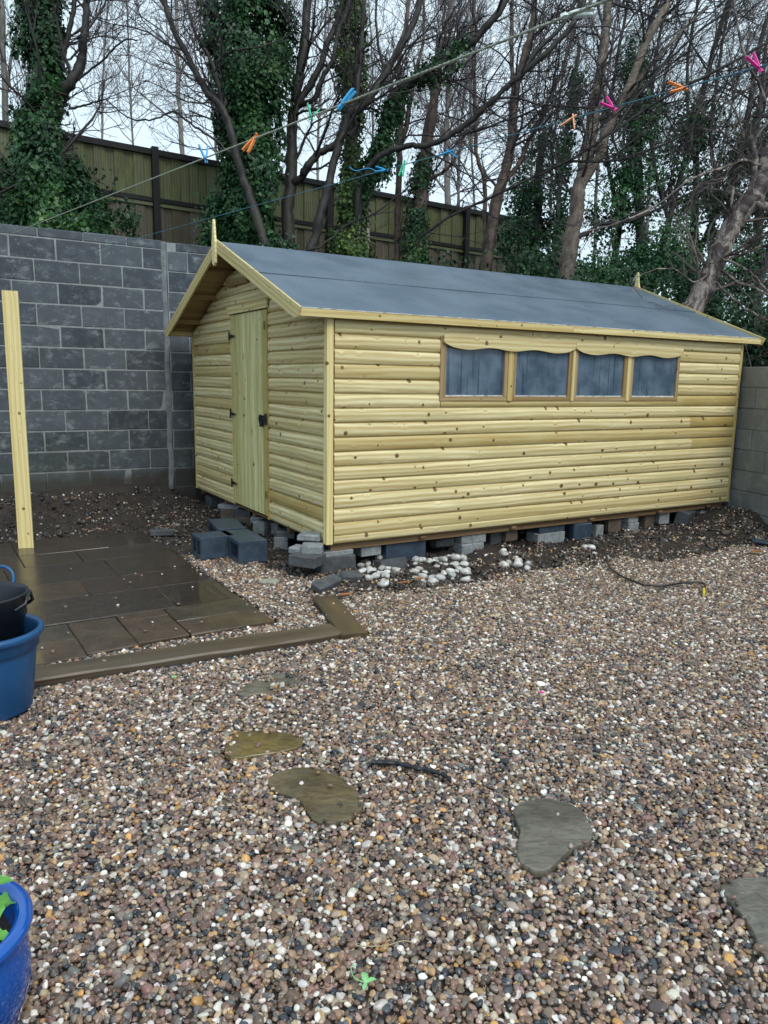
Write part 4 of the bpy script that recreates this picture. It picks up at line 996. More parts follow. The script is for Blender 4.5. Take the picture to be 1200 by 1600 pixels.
for k in range(7):
    ic = ng.nodes.new('GeometryNodeMeshIcoSphere'); ic.inputs['Subdivisions'].default_value = 3 if k < 4 else 2; ic.inputs['Radius'].default_value = 1
    sp_ = ng.nodes.new('GeometryNodeSetPosition'); nz = ng.nodes.new('ShaderNodeTexNoise'); nz.noise_dimensions = '4D'; nz.inputs['W'].default_value = k * 7.3; nz.inputs['Scale'].default_value = .75; nz.inputs['Detail'].default_value = 1
    sb = ng.nodes.new('ShaderNodeVectorMath'); sb.operation = 'SUBTRACT'; sb.inputs[1].default_value = (.5, .5, .5)
    ml = ng.nodes.new('ShaderNodeVectorMath'); ml.operation = 'SCALE'; ml.inputs['Scale'].default_value = 1.15
    ng.links.new(nz.outputs['Color'], sb.inputs[0]); ng.links.new(sb.outputs[0], ml.inputs[0]); ng.links.new(ic.outputs['Mesh'], sp_.inputs['Geometry']); ng.links.new(ml.outputs[0], sp_.inputs['Offset'])
    ss = ng.nodes.new('GeometryNodeSetShadeSmooth'); ng.links.new(sp_.outputs[0], ss.inputs[0])
    smt = ng.nodes.new('GeometryNodeSetMaterial'); smt.inputs['Material'].default_value = M['pebble']; ng.links.new(ss.outputs[0], smt.inputs[0])
    g2 = ng.nodes.new('GeometryNodeGeometryToInstance'); ng.links.new(smt.outputs[0], g2.inputs[0]); ng.links.new(g2.outputs[0], jn.inputs[0])
ip = ng.nodes.new('GeometryNodeInstanceOnPoints'); ng.links.new(gi.outputs[0], ip.inputs['Points']); ng.links.new(jn.outputs[0], ip.inputs['Instance']); ip.inputs['Pick Instance'].default_value = True
def named(nm, ty):
    x = ng.nodes.new('GeometryNodeInputNamedAttribute'); x.data_type = ty; x.inputs['Name'].default_value = nm; return x.outputs['Attribute']
e2r = ng.nodes.new('FunctionNodeEulerToRotation'); ng.links.new(named('rot', 'FLOAT_VECTOR'), e2r.inputs[0]); ng.links.new(e2r.outputs[0], ip.inputs['Rotation'])
ng.links.new(named('scl', 'FLOAT_VECTOR'), ip.inputs['Scale'])
rv_ = ng.nodes.new('FunctionNodeRandomValue'); rv_.data_type = 'INT'
for s_ in rv_.inputs:
    if s_.name == 'Min' and s_.type == 'INT': s_.default_value = 0
    if s_.name == 'Max' and s_.type == 'INT': s_.default_value = 6
ng.links.new([o_ for o_ in rv_.outputs if o_.type == 'INT'][0], ip.inputs['Instance Index'])
ng.links.new(ip.outputs[0], go.inputs[0])
gv = obj('gravel', pm_, M['pebble']); md = gv.modifiers.new('pebbles', 'NODES'); md.node_group = ng
tag(gv, 'wet mixed brown grey and white pea gravel covering the yard', 'gravel', kind='stuff')
print('pebbles', len(PT))

# ------------------------------------------------------------------ pots at the left edge
bk = empty('blue_tub', (-1.81, 3.27, -.01), 0, 'tall dark blue ribbed plastic tub at the left edge of the photo', 'tub')
def rib(a, z): return 1 + (.018 * max(0, math.sin(a * 22)) if .05 < z < .30 else 0)
m = MB(); m.lathe([(.0, .0), (.165, .0), (.178, .02), (.205, .28), (.212, .305), (.222, .31), (.222, .365), (.226, .37)], 176, True, rib)
obj('tub_body', m, M['bluebin'], bk)
m = MB().lathe([(.218, .355), (.238, .36), (.246, .372), (.246, .388), (.238, .398), (.226, .398), (.216, .385), (.208, .30), (.17, .03), (0, .025)], 72); obj('rim', m, M['bluebin'], bk)
bp_ = empty('black_plant_pot', (-1.83, 3.28, .19), 0, 'black plastic plant pot nested in the blue tub', 'plant pot')
m = MB().lathe([(0, 0), (.15, 0), (.155, .01), (.186, .25), (.192, .252), (.192, .30), (.198, .303), (.198, .345), (.205, .35), (.205, .36), (.196, .36), (.188, .345), (.18, .25), (.175, .24), (0, .23)], 72); obj('pot_body', m, M['blackpot'], bp_)
obj('handle', MB().tube([(.19, -.06, .30), (.225, -.035, .325), (.232, 0, .375), (.225, .035, .325), (.19, .06, .30)], .008, 8), M['blackpot'], bp_)
obj('handle', MB().tube(catmull([(-.06, .19, .33), (-.05, .215, .40), (.0, .22, .43), (.05, .215, .40), (.06, .19, .33)], 5, False), .008, 8), M['bluebin'], bp_)
tag(obj('dead_stick', MB().tube([(-.14, -.05, .0), (.0, .02, .03), (.14, .08, .05)], .005, 6), M['dead'], None, (-1.83, 3.28, .45)), 'pale dry stick lying across the black plant pot', 'stick')

gp = empty('glazed_pot', (-.985, 1.485, -.01), 0, 'glossy cobalt blue glazed pot in the bottom left corner', 'plant pot')
m = MB().lathe([(0, 0), (.10, 0), (.12, .01), (.165, .08), (.186, .16), (.184, .225), (.165, .275), (.158, .288)], 72); obj('pot_body', m, M['glaze'], gp)
m = MB().lathe([(.156, .284), (.172, .287), (.188, .292), (.197, .302), (.196, .313), (.186, .321), (.172, .322), (.160, .312), (.154, .29), (.148, .22)], 72); obj('rim', m, M['glaze'], gp)
m = MB(); vs = [(0, 0, .262)]
for r_ in (.05, .1, .152):
    for k in range(40): a = k / 40 * 6.283; vs.append((r_ * math.cos(a), r_ * math.sin(a), .255 + .018 * (noise3(np.array([r_ * 30 * math.cos(a), r_ * 30 * math.sin(a), 2.]))) - .01))
m.add(vs, [(0, 1 + k, 1 + (k + 1) % 40) for k in range(40)] + [(1 + r * 40 + k, 1 + (r + 1) * 40 + k, 1 + (r + 1) * 40 + (k + 1) % 40, 1 + r * 40 + (k + 1) % 40) for r in (0, 1) for k in range(40)], True)
obj('soil_fill', m, M['potsoil'], gp)
def leaf_me(Ln, Wd, teeth=3, droop=.25):
    m = MB(); n = 9; vs = []
    for i in range(n + 1):
        t = i / n; w = Wd / 2 * (math.sin(math.pi * min(1, t * .93 + .05)) ** .8) * (1 + .16 * ((i % 2) * 2 - 1)); 
        if i == n: w = .0008
        z = Ln * (.35 * t - droop * t * t * 1.6)
        vs += [(-w, Ln * t, z + abs(w) * .35), (0, Ln * t, z), (w, Ln * t, z + abs(w) * .35)]
    m.add(vs, [(3 * i + k, 3 * i + k + 1, 3 * i + k + 4, 3 * i + k + 3) for i in range(n) for k in (0, 1)], True)
    return m.me('leaf')
lf = leaf_me(.075, .05)
pl = empty('pot_plant', (-.905, 1.56, .255), 0, 'small bright green leafy plant growing in the cobalt pot', 'plant')
obj('stem', MB().tube([(0, 0, 0), (.005, .002, .05), (.0, .01, .11)], .0035, 6), M['leafgreen'], pl)
for k, (x, y, z, az, ti, s_) in enumerate(((.0, .01, .105, .6, .3, .8), (.0, .0, .10, -.9, .0, .75), (.0, .0, .08, 2.2, .1, .9), (.0, 0, .06, -2.4, .1, 1.), (0, 0, .04, -.7, -.1, 1.1), (0, 0, .095, 1.2, .2, .8))):
    obj('leaf', lf, M['leafgreen'], pl, (x, y, z), (ti, 0, az), (s_, s_, s_))
pl2 = empty('pot_plant', (-.885, 1.47, .26), 0, 'single low green leaf sprouting near the rim of the cobalt pot', 'plant')
obj('stem', MB().tube([(0, 0, 0), (.01, .0, .03)], .003, 6), M['leafgreen'], pl2)
for az, ti, s_ in ((-1.3, .1, .8), (.2, .2, .7)): obj('leaf', lf, M['leafgreen'], pl2, (.01, 0, .028), (ti, 0, az), (s_, s_, s_))

# ------------------------------------------------------------------ small things on the gravel
p = G(572, 1535, .02); e = empty('fallen_leaf', (p[0], p[1], .018), 0, 'pale green three lobed fallen leaf on the gravel near the bottom', 'leaf')
for az, s_ in ((.25, .62), (-1.1, .5), (2.9, .42)): obj('leaf_lobe', leaf_me(.06, .028), M['palegreen'], e, (0, 0, 0), (.05, 0, az), (s_, s_, s_))
obj('leaf_stalk', MB().tube(catmull([(0, 0, 0), (-.03, .01, .006), (-.04, .04, .01), (-.025, .05, .008)], 5, False), .0014, 5), M['palegreen'], e)
def gcurve(pts, z, r, mat, name, label, cat, n=8, arc=None):
    P = catmull([tuple(G(x, y, (z if arc is None else arc[k]))) for k, (x, y) in enumerate(pts)], 8, False)
    return tag(obj(name, MB().tube(P, r, n), mat), label, cat)
gcurve([(556, 1478), (600, 1478), (630, 1470), (648, 1474)], .02, .0016, M['dead'], 'dry_stalk', 'thin pale dry stalk curved on the gravel above the green leaf', 'stalk', 5)
cb = empty('power_cable', (0, 0, 0), 0, 'black cable looping out of the blocks and over the gravel', 'cable')
P = catmull([tuple(G(x, y, z)) for x, y, z in ((894, 852, .03), (900, 845, .12), (918, 841, .15), (940, 845, .12), (946, 862, .06), (952, 885, .02), (975, 902, .02), (1005, 914, .02))], 8, False)
obj('cable_run', MB().tube(P, .0085, 8), M['cable'], cb)
P = catmull([tuple(G(x, y, .018)) for x, y in ((1005, 914), (1038, 915), (1065, 911), (1098, 911), (1101, 922))], 8, False)
obj('cable_run', MB().tube(P, .008, 8), M['cable'], cb)
obj('plug_end', MB().tube([tuple(G(1100, 920, .02)), tuple(G(1100, 929, .02))], .010, 8), M['yellow'], cb)
# rubber strip
P = catmull([tuple(G(x, y, .02)) for x, y in ((574, 1196), (590, 1191), (622, 1193), (655, 1201), (680, 1206), (697, 1213), (705, 1221))], 8, False)
m = MB(); vs = []
for i, q in enumerate(P):
    w = .011 + .006 * math.sin(i * .9) * math.sin(i * .31) + (.004 if i > len(P) * .75 else 0); h = .010 + .004 * math.sin(i * 1.7)
    for a in range(8):
        ang = a / 8 * 6.283; vs.append((q[0] + .004 * math.sin(i), q[1] + w * math.cos(ang), q[2] + h * math.sin(ang)))
n = len(P); m.add(vs, [(i * 8 + k, i * 8 + (k + 1) % 8, (i + 1) * 8 + (k + 1) % 8, (i + 1) * 8 + k) for i in range(n - 1) for k in range(8)], True); m.add(vs, [tuple(range(8)), tuple((n - 1) * 8 + k for k in range(8))])
tag(obj('rubber_strip', m, M['cable']), 'crumpled black rubber strip lying on the gravel', 'rubber strip')
def chip(x, y, l, w, th, mat, label, cat, rz=0., z=.02, name='wood_chip'):
    p = G(x, y, z); m = MB().prism([(-l, -w * .3), (-l * .3, -w), (l * .7, -w * .8), (l, w * .1), (l * .4, w), (-l * .7, w * .7)], 0, th); m.v = [(a, c, b) for a, b, c in m.v]
    return tag(obj(name, m, mat, None, (p[0], p[1], z), (.1, .05, rz)), label, cat)
chip(540, 929, .055, .012, .008, M['barkchip'], 'orange wood splinter on gravel before the tilted offcut', 'wood chip', .5)
chip(655, 904, .045, .013, .008, M['barkchip'], 'orange bark piece in front of the middle cobble heap', 'wood chip', .3)
chip(632, 910, .07, .006, .006, M['barkchip'], 'long thin orange splinter below the dark block', 'wood chip', .6)
chip(1182, 862, .06, .02, .012, M['barkchip'], 'rusty orange bark flake near the right wall', 'wood chip', .1)
chip(847, 1082, .012, .008, .003, M['peg_pink'], 'tiny pink plastic scrap on the gravel', 'plastic scrap', .1, name='plastic_scrap')
chip(272, 1058, .014, .009, .003, M['palegreen'], 'tiny green scrap on gravel below the timber edging', 'plastic scrap', .1, name='plastic_scrap')
chip(800, 1125, .03, .006, .004, M['dead'], 'pale straw sliver on the gravel', 'wood chip', .9)
chip(1062, 1272, .03, .009, .004, M['cb_dark'], 'dark dead leaf right of the grey heart shaped stone', 'leaf', 1.2, name='dead_leaf')

# ------------------------------------------------------------------ fence on the bank
FD = 11.5; FP = at(240, 240, FD); BAY = 6.45 * FD / 12.5 / 2; FTOP = [FP[2] + .02, FP[2] - .10]
fence = empty('timber_fence', (FP[0], FP[1], 0), YAW, 'mossy green close board fence with dark rails on the bank behind the wall', 'fence')
def ftop(u): return FP[2] + .03 - .021 * u
u = -4.2; posts = [-BAY, 0, BAY, 2 * BAY]; bm_cache = {}
vb = [MB().box((0, -.009, -.077 + .001 * k), (1., .009, .077 - .001 * k), .002).me('board') for k in range(3)]
while u < 2 * BAY + 1.7:
    if True:
        zt = ftop(u) - .05; zm = ftop(u) - .70
        for (lo, hi, mt) in ((zm + .03, zt, M['fence']), (2.6, zm + .02, M['fence_low'])):
            o = obj('board', vb[rng.integers(3)], None, fence, (u, (.011 if int(round(u / .1415)) % 2 else -.011) + rng.uniform(-.002, .002), lo), (0, -math.pi / 2 + rng.uniform(-.0015, .0015), 0), (hi - lo + rng.uniform(-.01, .01), 1, 1))
            if not o.data.materials: o.data.materials.append(None)
            o.material_slots[0].link = 'OBJECT'; o.material_slots[0].material = mt
    u += .1415
for p_ in posts: plank('post', ftop(p_) - 2.4 + .05, .10, .10, M['fence_rail'], fence, (p_, -.06, 2.4), UPR)
tl = 2 * BAY + 1.75 + 4.3; sl_ = math.atan(.021)
plank('top_rail', tl, .085, .07, M['fence_rail'], fence, (-4.3, -.03, ftop(-4.3) - .02), (0, sl_, 0))
plank('middle_rail', tl, .065, .05, M['fence_rail'], fence, (-4.3, -.03, ftop(-4.3) - .71), (0, sl_, 0))
plank('lower_rail', tl, .05, .04, M['fence'], fence, (-4.3, -.025, ftop(-4.3) - .78), (0, sl_, 0))

# ------------------------------------------------------------------ trees
class TB:
    def __init__(s): s.V = []; s.F = []; s.n = 0
    def add(s, pts, rad, n):
        V, F = tube_np(pts, rad, n); s.V.append(V.reshape(-1, 3)); s.F.append(F + s.n); s.n += len(pts) * n
    def me(s, name, org=(0, 0, 0)):
        if not s.V: return None
        m = big_mesh(name, np.concatenate(s.V) - np.array(org), np.concatenate(s.F)); m.polygons.foreach_set('use_smooth', [True] * len(m.polygons)); return m
def unit(v): return v / (np.linalg.norm(v) + 1e-9)
TW = [0]
def grow(tb, p, d, Ln, r, lvl, g, bias, nch, rmin=.0022, gnarl=.22):
    n = 5 if lvl else 4
    pts = [p]; q = p; dd = d; st = Ln / n
    for i in range(n):
        dd = unit(dd + g.normal(0, gnarl, 3) + bias * .16); q = q + dd * st; pts.append(q)
    pts = np.array(pts); rad = np.maximum(np.linspace(r, r * .42, n + 1), rmin * (1 if lvl else .8)); tb.add(pts, rad, 4 if r > .012 else 3); TW[0] += 1
    if lvl == 0: return
    k = max(2, int(nch * g.uniform(.7, 1.3)))
    for j in range(k):
        t = g.uniform(.15, 1.); x = t * n; i = min(int(x), n - 1); pp = pts[i] + (pts[i + 1] - pts[i]) * (x - i); loc = unit(pts[i + 1] - pts[i])
        side = unit(np.cross(loc, g.normal(0, 1, 3))); ang = g.uniform(.45, 1.05)
        grow(tb, pp, unit(loc * math.cos(ang) + side * math.sin(ang)), Ln * g.uniform(.38, .68) * (1.15 - .5 * t), r * .52 * (1.1 - .35 * t), lvl - 1, g, bias, nch, rmin, gnarl)
def limb_pts(pix, smooth=5, wob=.012, seed=0):
    P = catmull([tuple(at(x, y, d)) for x, y, d in pix], smooth, False); g = np.random.default_rng(seed)
    P[1:-1] += g.normal(0, wob, P[1:-1].shape) * .6; return P
def tree(name, label, limbs, seed, bark='bark_brown', twig='twig', shoots=8, lvl=2, nch=5, slen=1.3, bias=(0, 0, .6), ivy=(), group='bare trees behind the shed', ivm='ivy', start=.25, rmin=.0022, down=1.0, cat='tree'):
    """limbs: (pixels with depth, thickness px start, end); the first runs down into the bank"""
    g = np.random.default_rng(seed); ivy = [(p_, int(n_ * 1.3), s_) for p_, n_, s_ in ivy]; first = limbs[0][0][0]; base = at(*first)
    base_xy = (float(base[0]), float(base[1]), float(base[2] - down))
    e = empty(name, base_xy, 0, label, cat, group); tw = TB(); bias = np.array(bias)
    for li, (pix, w0, w1) in enumerate(limbs):
        P = limb_pts(pix, 6, .010, seed * 7 + li); d0 = pix[0][2]; r0, r1 = w0 * d0 / F_PX / 2, w1 * d0 / F_PX / 2
        if li == 0:
            root = P[0] + np.array([(P[0] - P[1])[0] * .3, 0, -down]); P = np.vstack([[root], P]); 
        rad = np.linspace(r0, r1, len(P)) * (1 + .07 * g.normal(size=len(P)))
        if li == 0: rad[0] = r0 * 1.25
        tb = TB(); tb.add(P, rad, 10 if r0 > .05 else 7); obj('trunk' if li == 0 else 'limb', tb.me('limb', base_xy), M[bark], e)
        Ln = np.linalg.norm(P[-1] - P[0]); ns = int(shoots * max(.5, Ln / 3.) * g.uniform(.85, 1.15))
        for j in range(ns):
            t = g.uniform(start if li == 0 else .08, 1.); x = t * (len(P) - 1); i = min(int(x), len(P) - 2); pp = P[i] + (P[i + 1] - P[i]) * (x - i); loc = unit(P[i + 1] - P[i])
            side = unit(np.cross(loc, g.normal(0, 1, 3))); ang = g.uniform(.5, 1.1); rr = max(.006, rad[i] * g.uniform(.22, .5))
            grow(tw, pp, unit(loc * math.cos(ang) + side * math.sin(ang)), slen * g.uniform(.5, 1.3), min(rr, .024), lvl, g, bias, nch, rmin)
    m = tw.me('twigs', base_xy)
    if m: tag(obj('twigs', m, M[twig], e), kind='stuff')
    if ivy:
        Vs = []; Fs = []; Ts = []; o_ = 0
        for iv in ivy:
            V, F, T = ivy_leaves(*iv, g); Vs.append(V); Fs.append(F + o_); Ts.append(T); o_ += len(V)
        tag(obj('ivy', big_mesh('ivy', np.concatenate(Vs) - np.array(base_xy), np.concatenate(Fs), np.concatenate(Ts)), M[ivm], e), kind='stuff')
    return e
def leaf_geo(C, N, size, g):
    n = len(C); N = N / (np.linalg.norm(N, axis=1)[:, None] + 1e-9)
    dn = np.array([0, 0, -1.]) + g.normal(0, .45, (n, 3)); T = dn - (dn * N).sum(1)[:, None] * N; T /= np.linalg.norm(T, axis=1)[:, None] + 1e-9; S = np.cross(N, T)
    s = size * (.45 + .85 * g.random(n) ** 1.8)[:, None]
    a = C - T * s * .5; b = C + S * s * .48 - N * s * .12 - T * s * .12; c = C + T * s * .62; d = C - S * s * .48 - N * s * .12 - T * s * .12
    V = np.stack([a, b, c, d], 1).reshape(-1, 3); i = np.arange(n) * 4
    F = np.stack([np.stack([i, i + 1, i + 2], -1), np.stack([i, i + 2, i + 3], -1)], 1).reshape(-1, 3); return V, F
def ivy_leaves(path, n, size, g, lump=.85):
    """path: (x px, y px, depth, radius px) list; leaves in a lumpy sleeve round it"""
    pp = np.array([(*at(x, y, d), r * d / F_PX) for x, y, d, r in path]); seg = np.linalg.norm(np.diff(pp[:, :3], axis=0), axis=1); wgt = seg * (pp[:-1, 3] + pp[1:, 3]); cum = np.concatenate([[0], np.cumsum(wgt)]) / wgt.sum()
    t = g.random(n); i = np.clip(np.searchsorted(cum, t) - 1, 0, len(seg) - 1); f = (t - cum[i]) / (cum[i + 1] - cum[i] + 1e-9)
    c = pp[i] + (pp[i + 1] - pp[i]) * f[:, None]; D = pp[i + 1, :3] - pp[i, :3]; D /= np.linalg.norm(D, axis=1)[:, None]
    rd = g.normal(0, 1, (n, 3)); rd -= (rd * D).sum(1)[:, None] * D; rd /= np.linalg.norm(rd, axis=1)[:, None]
    q = c[:, :3] + rd * c[:, 3:]; lm = fbm(q, 1.9, 3); rad = c[:, 3] * (1 - lump + 2 * lump * (lm - .1)) * g.random(n) ** .45 * 1.1
    C = c[:, :3] + rd * rad[:, None] + g.normal(0, .03, (n, 3)); C = C + unit(np.array([.3, 0, -1.])) * (g.random((n, 1)) ** 3) * .22
    keep = (fbm(C, 2.4, 3) + .12 * (rad < c[:, 3] * .5)) > .42; C = C[keep]; rd = rd[keep]; n = len(C)
    N = rd * .9 + g.normal(0, .5, (n, 3)) + np.array([0, -.1, .25]); V, F = leaf_geo(C, N, size, g)
    size = size; tone = np.clip(.18 + .62 * g.random(n) + .8 * (fbm(C, 2.6, 2) - .5), 0, 1); return V, F, np.repeat(tone, 2)

# 1 left ivy tree
tree('ivy_covered_tree', 'ivy smothered tree at the far left with bare forked limb leaning right', [
    ([(95, 400, 10), (80, 260, 10), (70, 120, 10), (62, -60, 10)], 34, 20), ([(95, 150, 10), (112, 128, 9.9), (127, 95, 9.9), (130, 62, 9.8), (135, 20, 9.8), (142, -60, 9.8)], 17, 9),
    ([(88, 135, 10), (100, 80, 10), (108, 50, 10), (116, 0, 10), (118, -50, 10)], 11, 6), ([(108, 170, 9.9), (135, 163, 9.8), (165, 155, 9.7)], 4, 2), ([(118, 128, 9.9), (160, 95, 9.8), (190, 65, 9.7), (215, 62, 9.7)], 4, 2)],
    21, 'bark_dark', shoots=9, lvl=2, nch=5, slen=1.3, bias=(.3, 0, .3), ivy=(
    ([(92, 400, 9.9, 70), (80, 330, 9.9, 66), (62, 250, 9.9, 58), (62, 170, 9.9, 44), (66, 90, 10, 38), (64, 0, 10, 32), (60, -80, 10, 32)], 25000, .062),
    ([(40, 400, 10.3, 60), (40, 330, 10.4, 55), (30, 250, 10.4, 40)], 7000, .06),
    ([(105, 400, 10.3, 55), (128, 300, 10.5, 42), (112, 245, 10.5, 22)], 4500, .055)), group='ivy covered trees')
tree('bare_tree', 'pale thin bare trunk at the extreme left behind the ivy', [([(14, 300, 13), (8, 160, 13), (2, 0, 13), (-4, -80, 13)], 10, 7), ([(8, 160, 13), (20, 80, 13), (35, 0, 13), (40, -60, 13)], 5, 3)], 22, 'bark_grey', 'twig_pale', 8, 2, 5)
# 2 big ivy column
tree('ivy_covered_tree', 'thick dark ivy column rising behind the near gable of the shed', [
    ([(395, 395, 10.4), (388, 280, 10.5), (378, 150, 10.5), (372, 30, 10.5), (368, -80, 10.5)], 26, 18),
    ([(414, 385, 9.9), (400, 335, 9.9), (384, 290, 9.9), (370, 245, 9.85), (360, 200, 9.8), (344, 165, 9.8), (325, 145, 9.8), (308, 118, 9.8), (292, 85, 9.8), (270, 45, 9.8), (255, -10, 9.8), (245, -60, 9.8)], 15, 8),
    ([(346, 165, 9.8), (338, 120, 9.7), (322, 80, 9.7), (300, 40, 9.6), (288, -40, 9.6)], 7, 4), ([(334, 112, 9.6), (350, 85, 9.5), (380, 77, 9.4), (420, 70, 9.4), (460, 50, 9.4), (510, 10, 9.4)], 3.5, 1.6),
    ([(370, 245, 9.85), (330, 215, 9.8), (300, 195, 9.7), (270, 175, 9.7), (240, 187, 9.6), (200, 183, 9.6), (165, 155, 9.6)], 4, 2)],
    23, 'bark_dark', shoots=9, lvl=2, nch=5, slen=1.4, bias=(-.35, 0, .25), ivy=(
    ([(385, 395, 10.3, 46), (384, 320, 10.3, 48), (392, 250, 10.3, 50), (395, 180, 10.3, 56), (385, 110, 10.3, 58), (378, 40, 10.3, 62), (372, -60, 10.3, 62)], 34000, .058),
    ([(355, 250, 10.4, 20), (345, 150, 10.4, 28), (340, 60, 10.4, 28)], 3500, .055), ([(445, 110, 10.4, 20), (440, 60, 10.4, 25), (430, 0, 10.4, 25)], 2500, .055), ([(335, 380, 10.6, 30), (340, 330, 10.6, 25), (335, 300, 10.6, 12)], 2200, .055)), group='ivy covered trees')
# 3 multi stemmed bare tree
tree('bare_tree', 'many stemmed dark bare tree right of the thick ivy column', [
    ([(452, 405, 10.6), (450, 330, 10.6), (456, 260, 10.6), (456, 200, 10.6), (464, 140, 10.6), (474, 80, 10.6), (482, -20, 10.6), (486, -60, 10.6)], 22, 12),
    ([(452, 290, 10.6), (470, 278, 10.5), (482, 258, 10.4), (498, 240, 10.4), (524, 226, 10.4), (533, 210, 10.4), (536, 190, 10.4)], 13, 10),
    ([(460, 170, 10.6), (480, 140, 10.6), (497, 110, 10.6), (511, 70, 10.6), (530, 25, 10.6), (545, -50, 10.6)], 12, 8),
    ([(462, 165, 10.6), (490, 155, 10.5), (505, 120, 10.5), (520, 95, 10.5), (528, 50, 10.5), (548, 0, 10.5), (556, -50, 10.5)], 9, 6), ([(456, 240, 10.6), (440, 200, 10.7), (430, 120, 10.8), (440, 0, 10.8)], 7, 4)],
    24, 'bark_dark', shoots=6, lvl=2, nch=4, slen=1.1)
tree('bare_tree', 'leaning dark tree whose trunk rises right from behind the ridge', [
    ([(478, 415, 10.2), (492, 368, 10.2), (508, 310, 10.2), (517, 270, 10.2), (530, 225, 10.2), (545, 185, 10.2), (575, 158, 10.1), (600, 118, 10.1), (628, 70, 10.1), (650, 25, 10.1), (668, -50, 10.1)], 15, 9),
    ([(540, 190, 10.2), (556, 150, 10.2), (562, 90, 10.2), (568, 20, 10.2), (570, -60, 10.2)], 9, 6), ([(530, 215, 10.2), (556, 172, 10.1), (530, 160, 10.), (515, 110, 9.9), (480, 40, 9.9)], 3.5, 2),
    ([(460, 395, 10.), (500, 385, 9.9), (545, 350, 9.9), (590, 330, 9.8), (640, 290, 9.8)], 4, 2)],
    25, 'bark_dark', shoots=8, lvl=2, nch=5, slen=1.3, bias=(.3, 0, .4), ivy=(([(460, 395, 10, 16), (435, 388, 10, 14)], 700, .05),))
# 4 ivy column
tree('ivy_covered_tree', 'yellowish green ivy column left of the birch stump', [([(545, 410, 10.8), (545, 300, 10.8), (548, 180, 10.8), (546, 60, 10.8), (545, -60, 10.8)], 18, 12)],
    26, 'bark_dark', shoots=6, lvl=2, nch=4, slen=1., ivm='ivy_y', ivy=(([(545, 405, 10.8, 34), (545, 340, 10.8, 32), (548, 260, 10.8, 30), (550, 210, 10.8, 24), (545, 140, 10.8, 24), (548, 70, 10.8, 22), (545, -60, 10.8, 20)], 16000, .055),), group='ivy covered trees')
# ivy clad limb rising right
tree('ivy_covered_tree', 'slanting ivy clad limb reaching up right above the shed roof', [([(560, 300, 10.6), (590, 235, 10.5), (610, 155, 10.4), (650, 122, 10.3), (700, 88, 10.2), (735, 68, 10.2), (770, 30, 10.1), (810, -30, 10.1)], 13, 10)],
    27, 'bark_dark', shoots=10, lvl=2, nch=5, slen=1.4, bias=(.5, 0, .2), ivy=(([(562, 290, 10.6, 16), (592, 240, 10.5, 22), (612, 160, 10.4, 17), (650, 125, 10.3, 13), (700, 88, 10.2, 13), (740, 66, 10.2, 13)], 4200, .055), ([(575, 260, 10.6, 18), (600, 235, 10.6, 20)], 900, .055)), group='ivy covered trees')
tree('birch_stump', 'short white birch stump cut off at fence height', [([(571, 410, 11.), (571, 350, 11.), (571, 308, 11.)], 13, 12)], 28, 'birch', shoots=0, cat='tree stump', group=None)
# 6
tree('bare_tree', 'brown tree with sawn off top and ivy on its lower trunk', [([(648, 420, 11.2), (655, 330, 11.2), (662, 260, 11.2), (668, 215, 11.2), (678, 160, 11.2), (683, 110, 11.2), (688, 66, 11.2)], 23, 13),
    ([(660, 285, 11.2), (690, 270, 11.1), (710, 250, 11.), (722, 222, 11.), (732, 195, 11)], 6, 3)], 29, 'bark_brown', shoots=5, lvl=2, nch=4, slen=1.1, ivy=(([(646, 425, 11.2, 20), (650, 340, 11.2, 20), (656, 280, 11.2, 19), (664, 230, 11.2, 12)], 5200, .052),))
tree('bare_tree', 'slender reddish forked trunk between birch stump and sawn trunk', [([(620, 420, 11.4), (622, 330, 11.4), (624, 250, 11.4), (626, 180, 11.4), (624, 90, 11.4), (636, 30, 11.4), (640, -50, 11.4)], 11, 6), ([(630, 215, 11.4), (640, 165, 11.4), (650, 110, 11.4), (662, 60, 11.4), (660, -50, 11.4)], 7, 4)], 30, 'bark_brown', shoots=8, lvl=2, nch=5, slen=1.2)
# long dark branch sweeping to the upper right
tree('bare_tree', 'tree whose long dark branch sweeps across to the upper right', [([(575, 262, 10.), (600, 240, 9.9), (635, 228, 9.8), (665, 228, 9.7), (700, 214, 9.6), (735, 190, 9.5), (765, 160, 9.4), (800, 130, 9.3), (840, 95, 9.2), (885, 50, 9.1), (905, 20, 9.1), (930, -40, 9.1)], 9, 8),
    ([(810, 122, 9.3), (840, 78, 9.2), (872, 48, 9.2), (900, 0, 9.2), (915, -40, 9.1)], 7, 5), ([(600, 240, 9.9), (640, 212, 9.8), (720, 212, 9.7), (800, 185, 9.6), (870, 168, 9.5), (960, 150, 9.4)], 3, 1.5), ([(690, 218, 9.6), (770, 195, 9.5), (860, 160, 9.4), (1000, 90, 9.3), (1100, 20, 9.2)], 3, 1.5)],
    31, 'bark_dark', shoots=14, lvl=2, nch=5, slen=1.3, bias=(.6, 0, .3), down=.1)
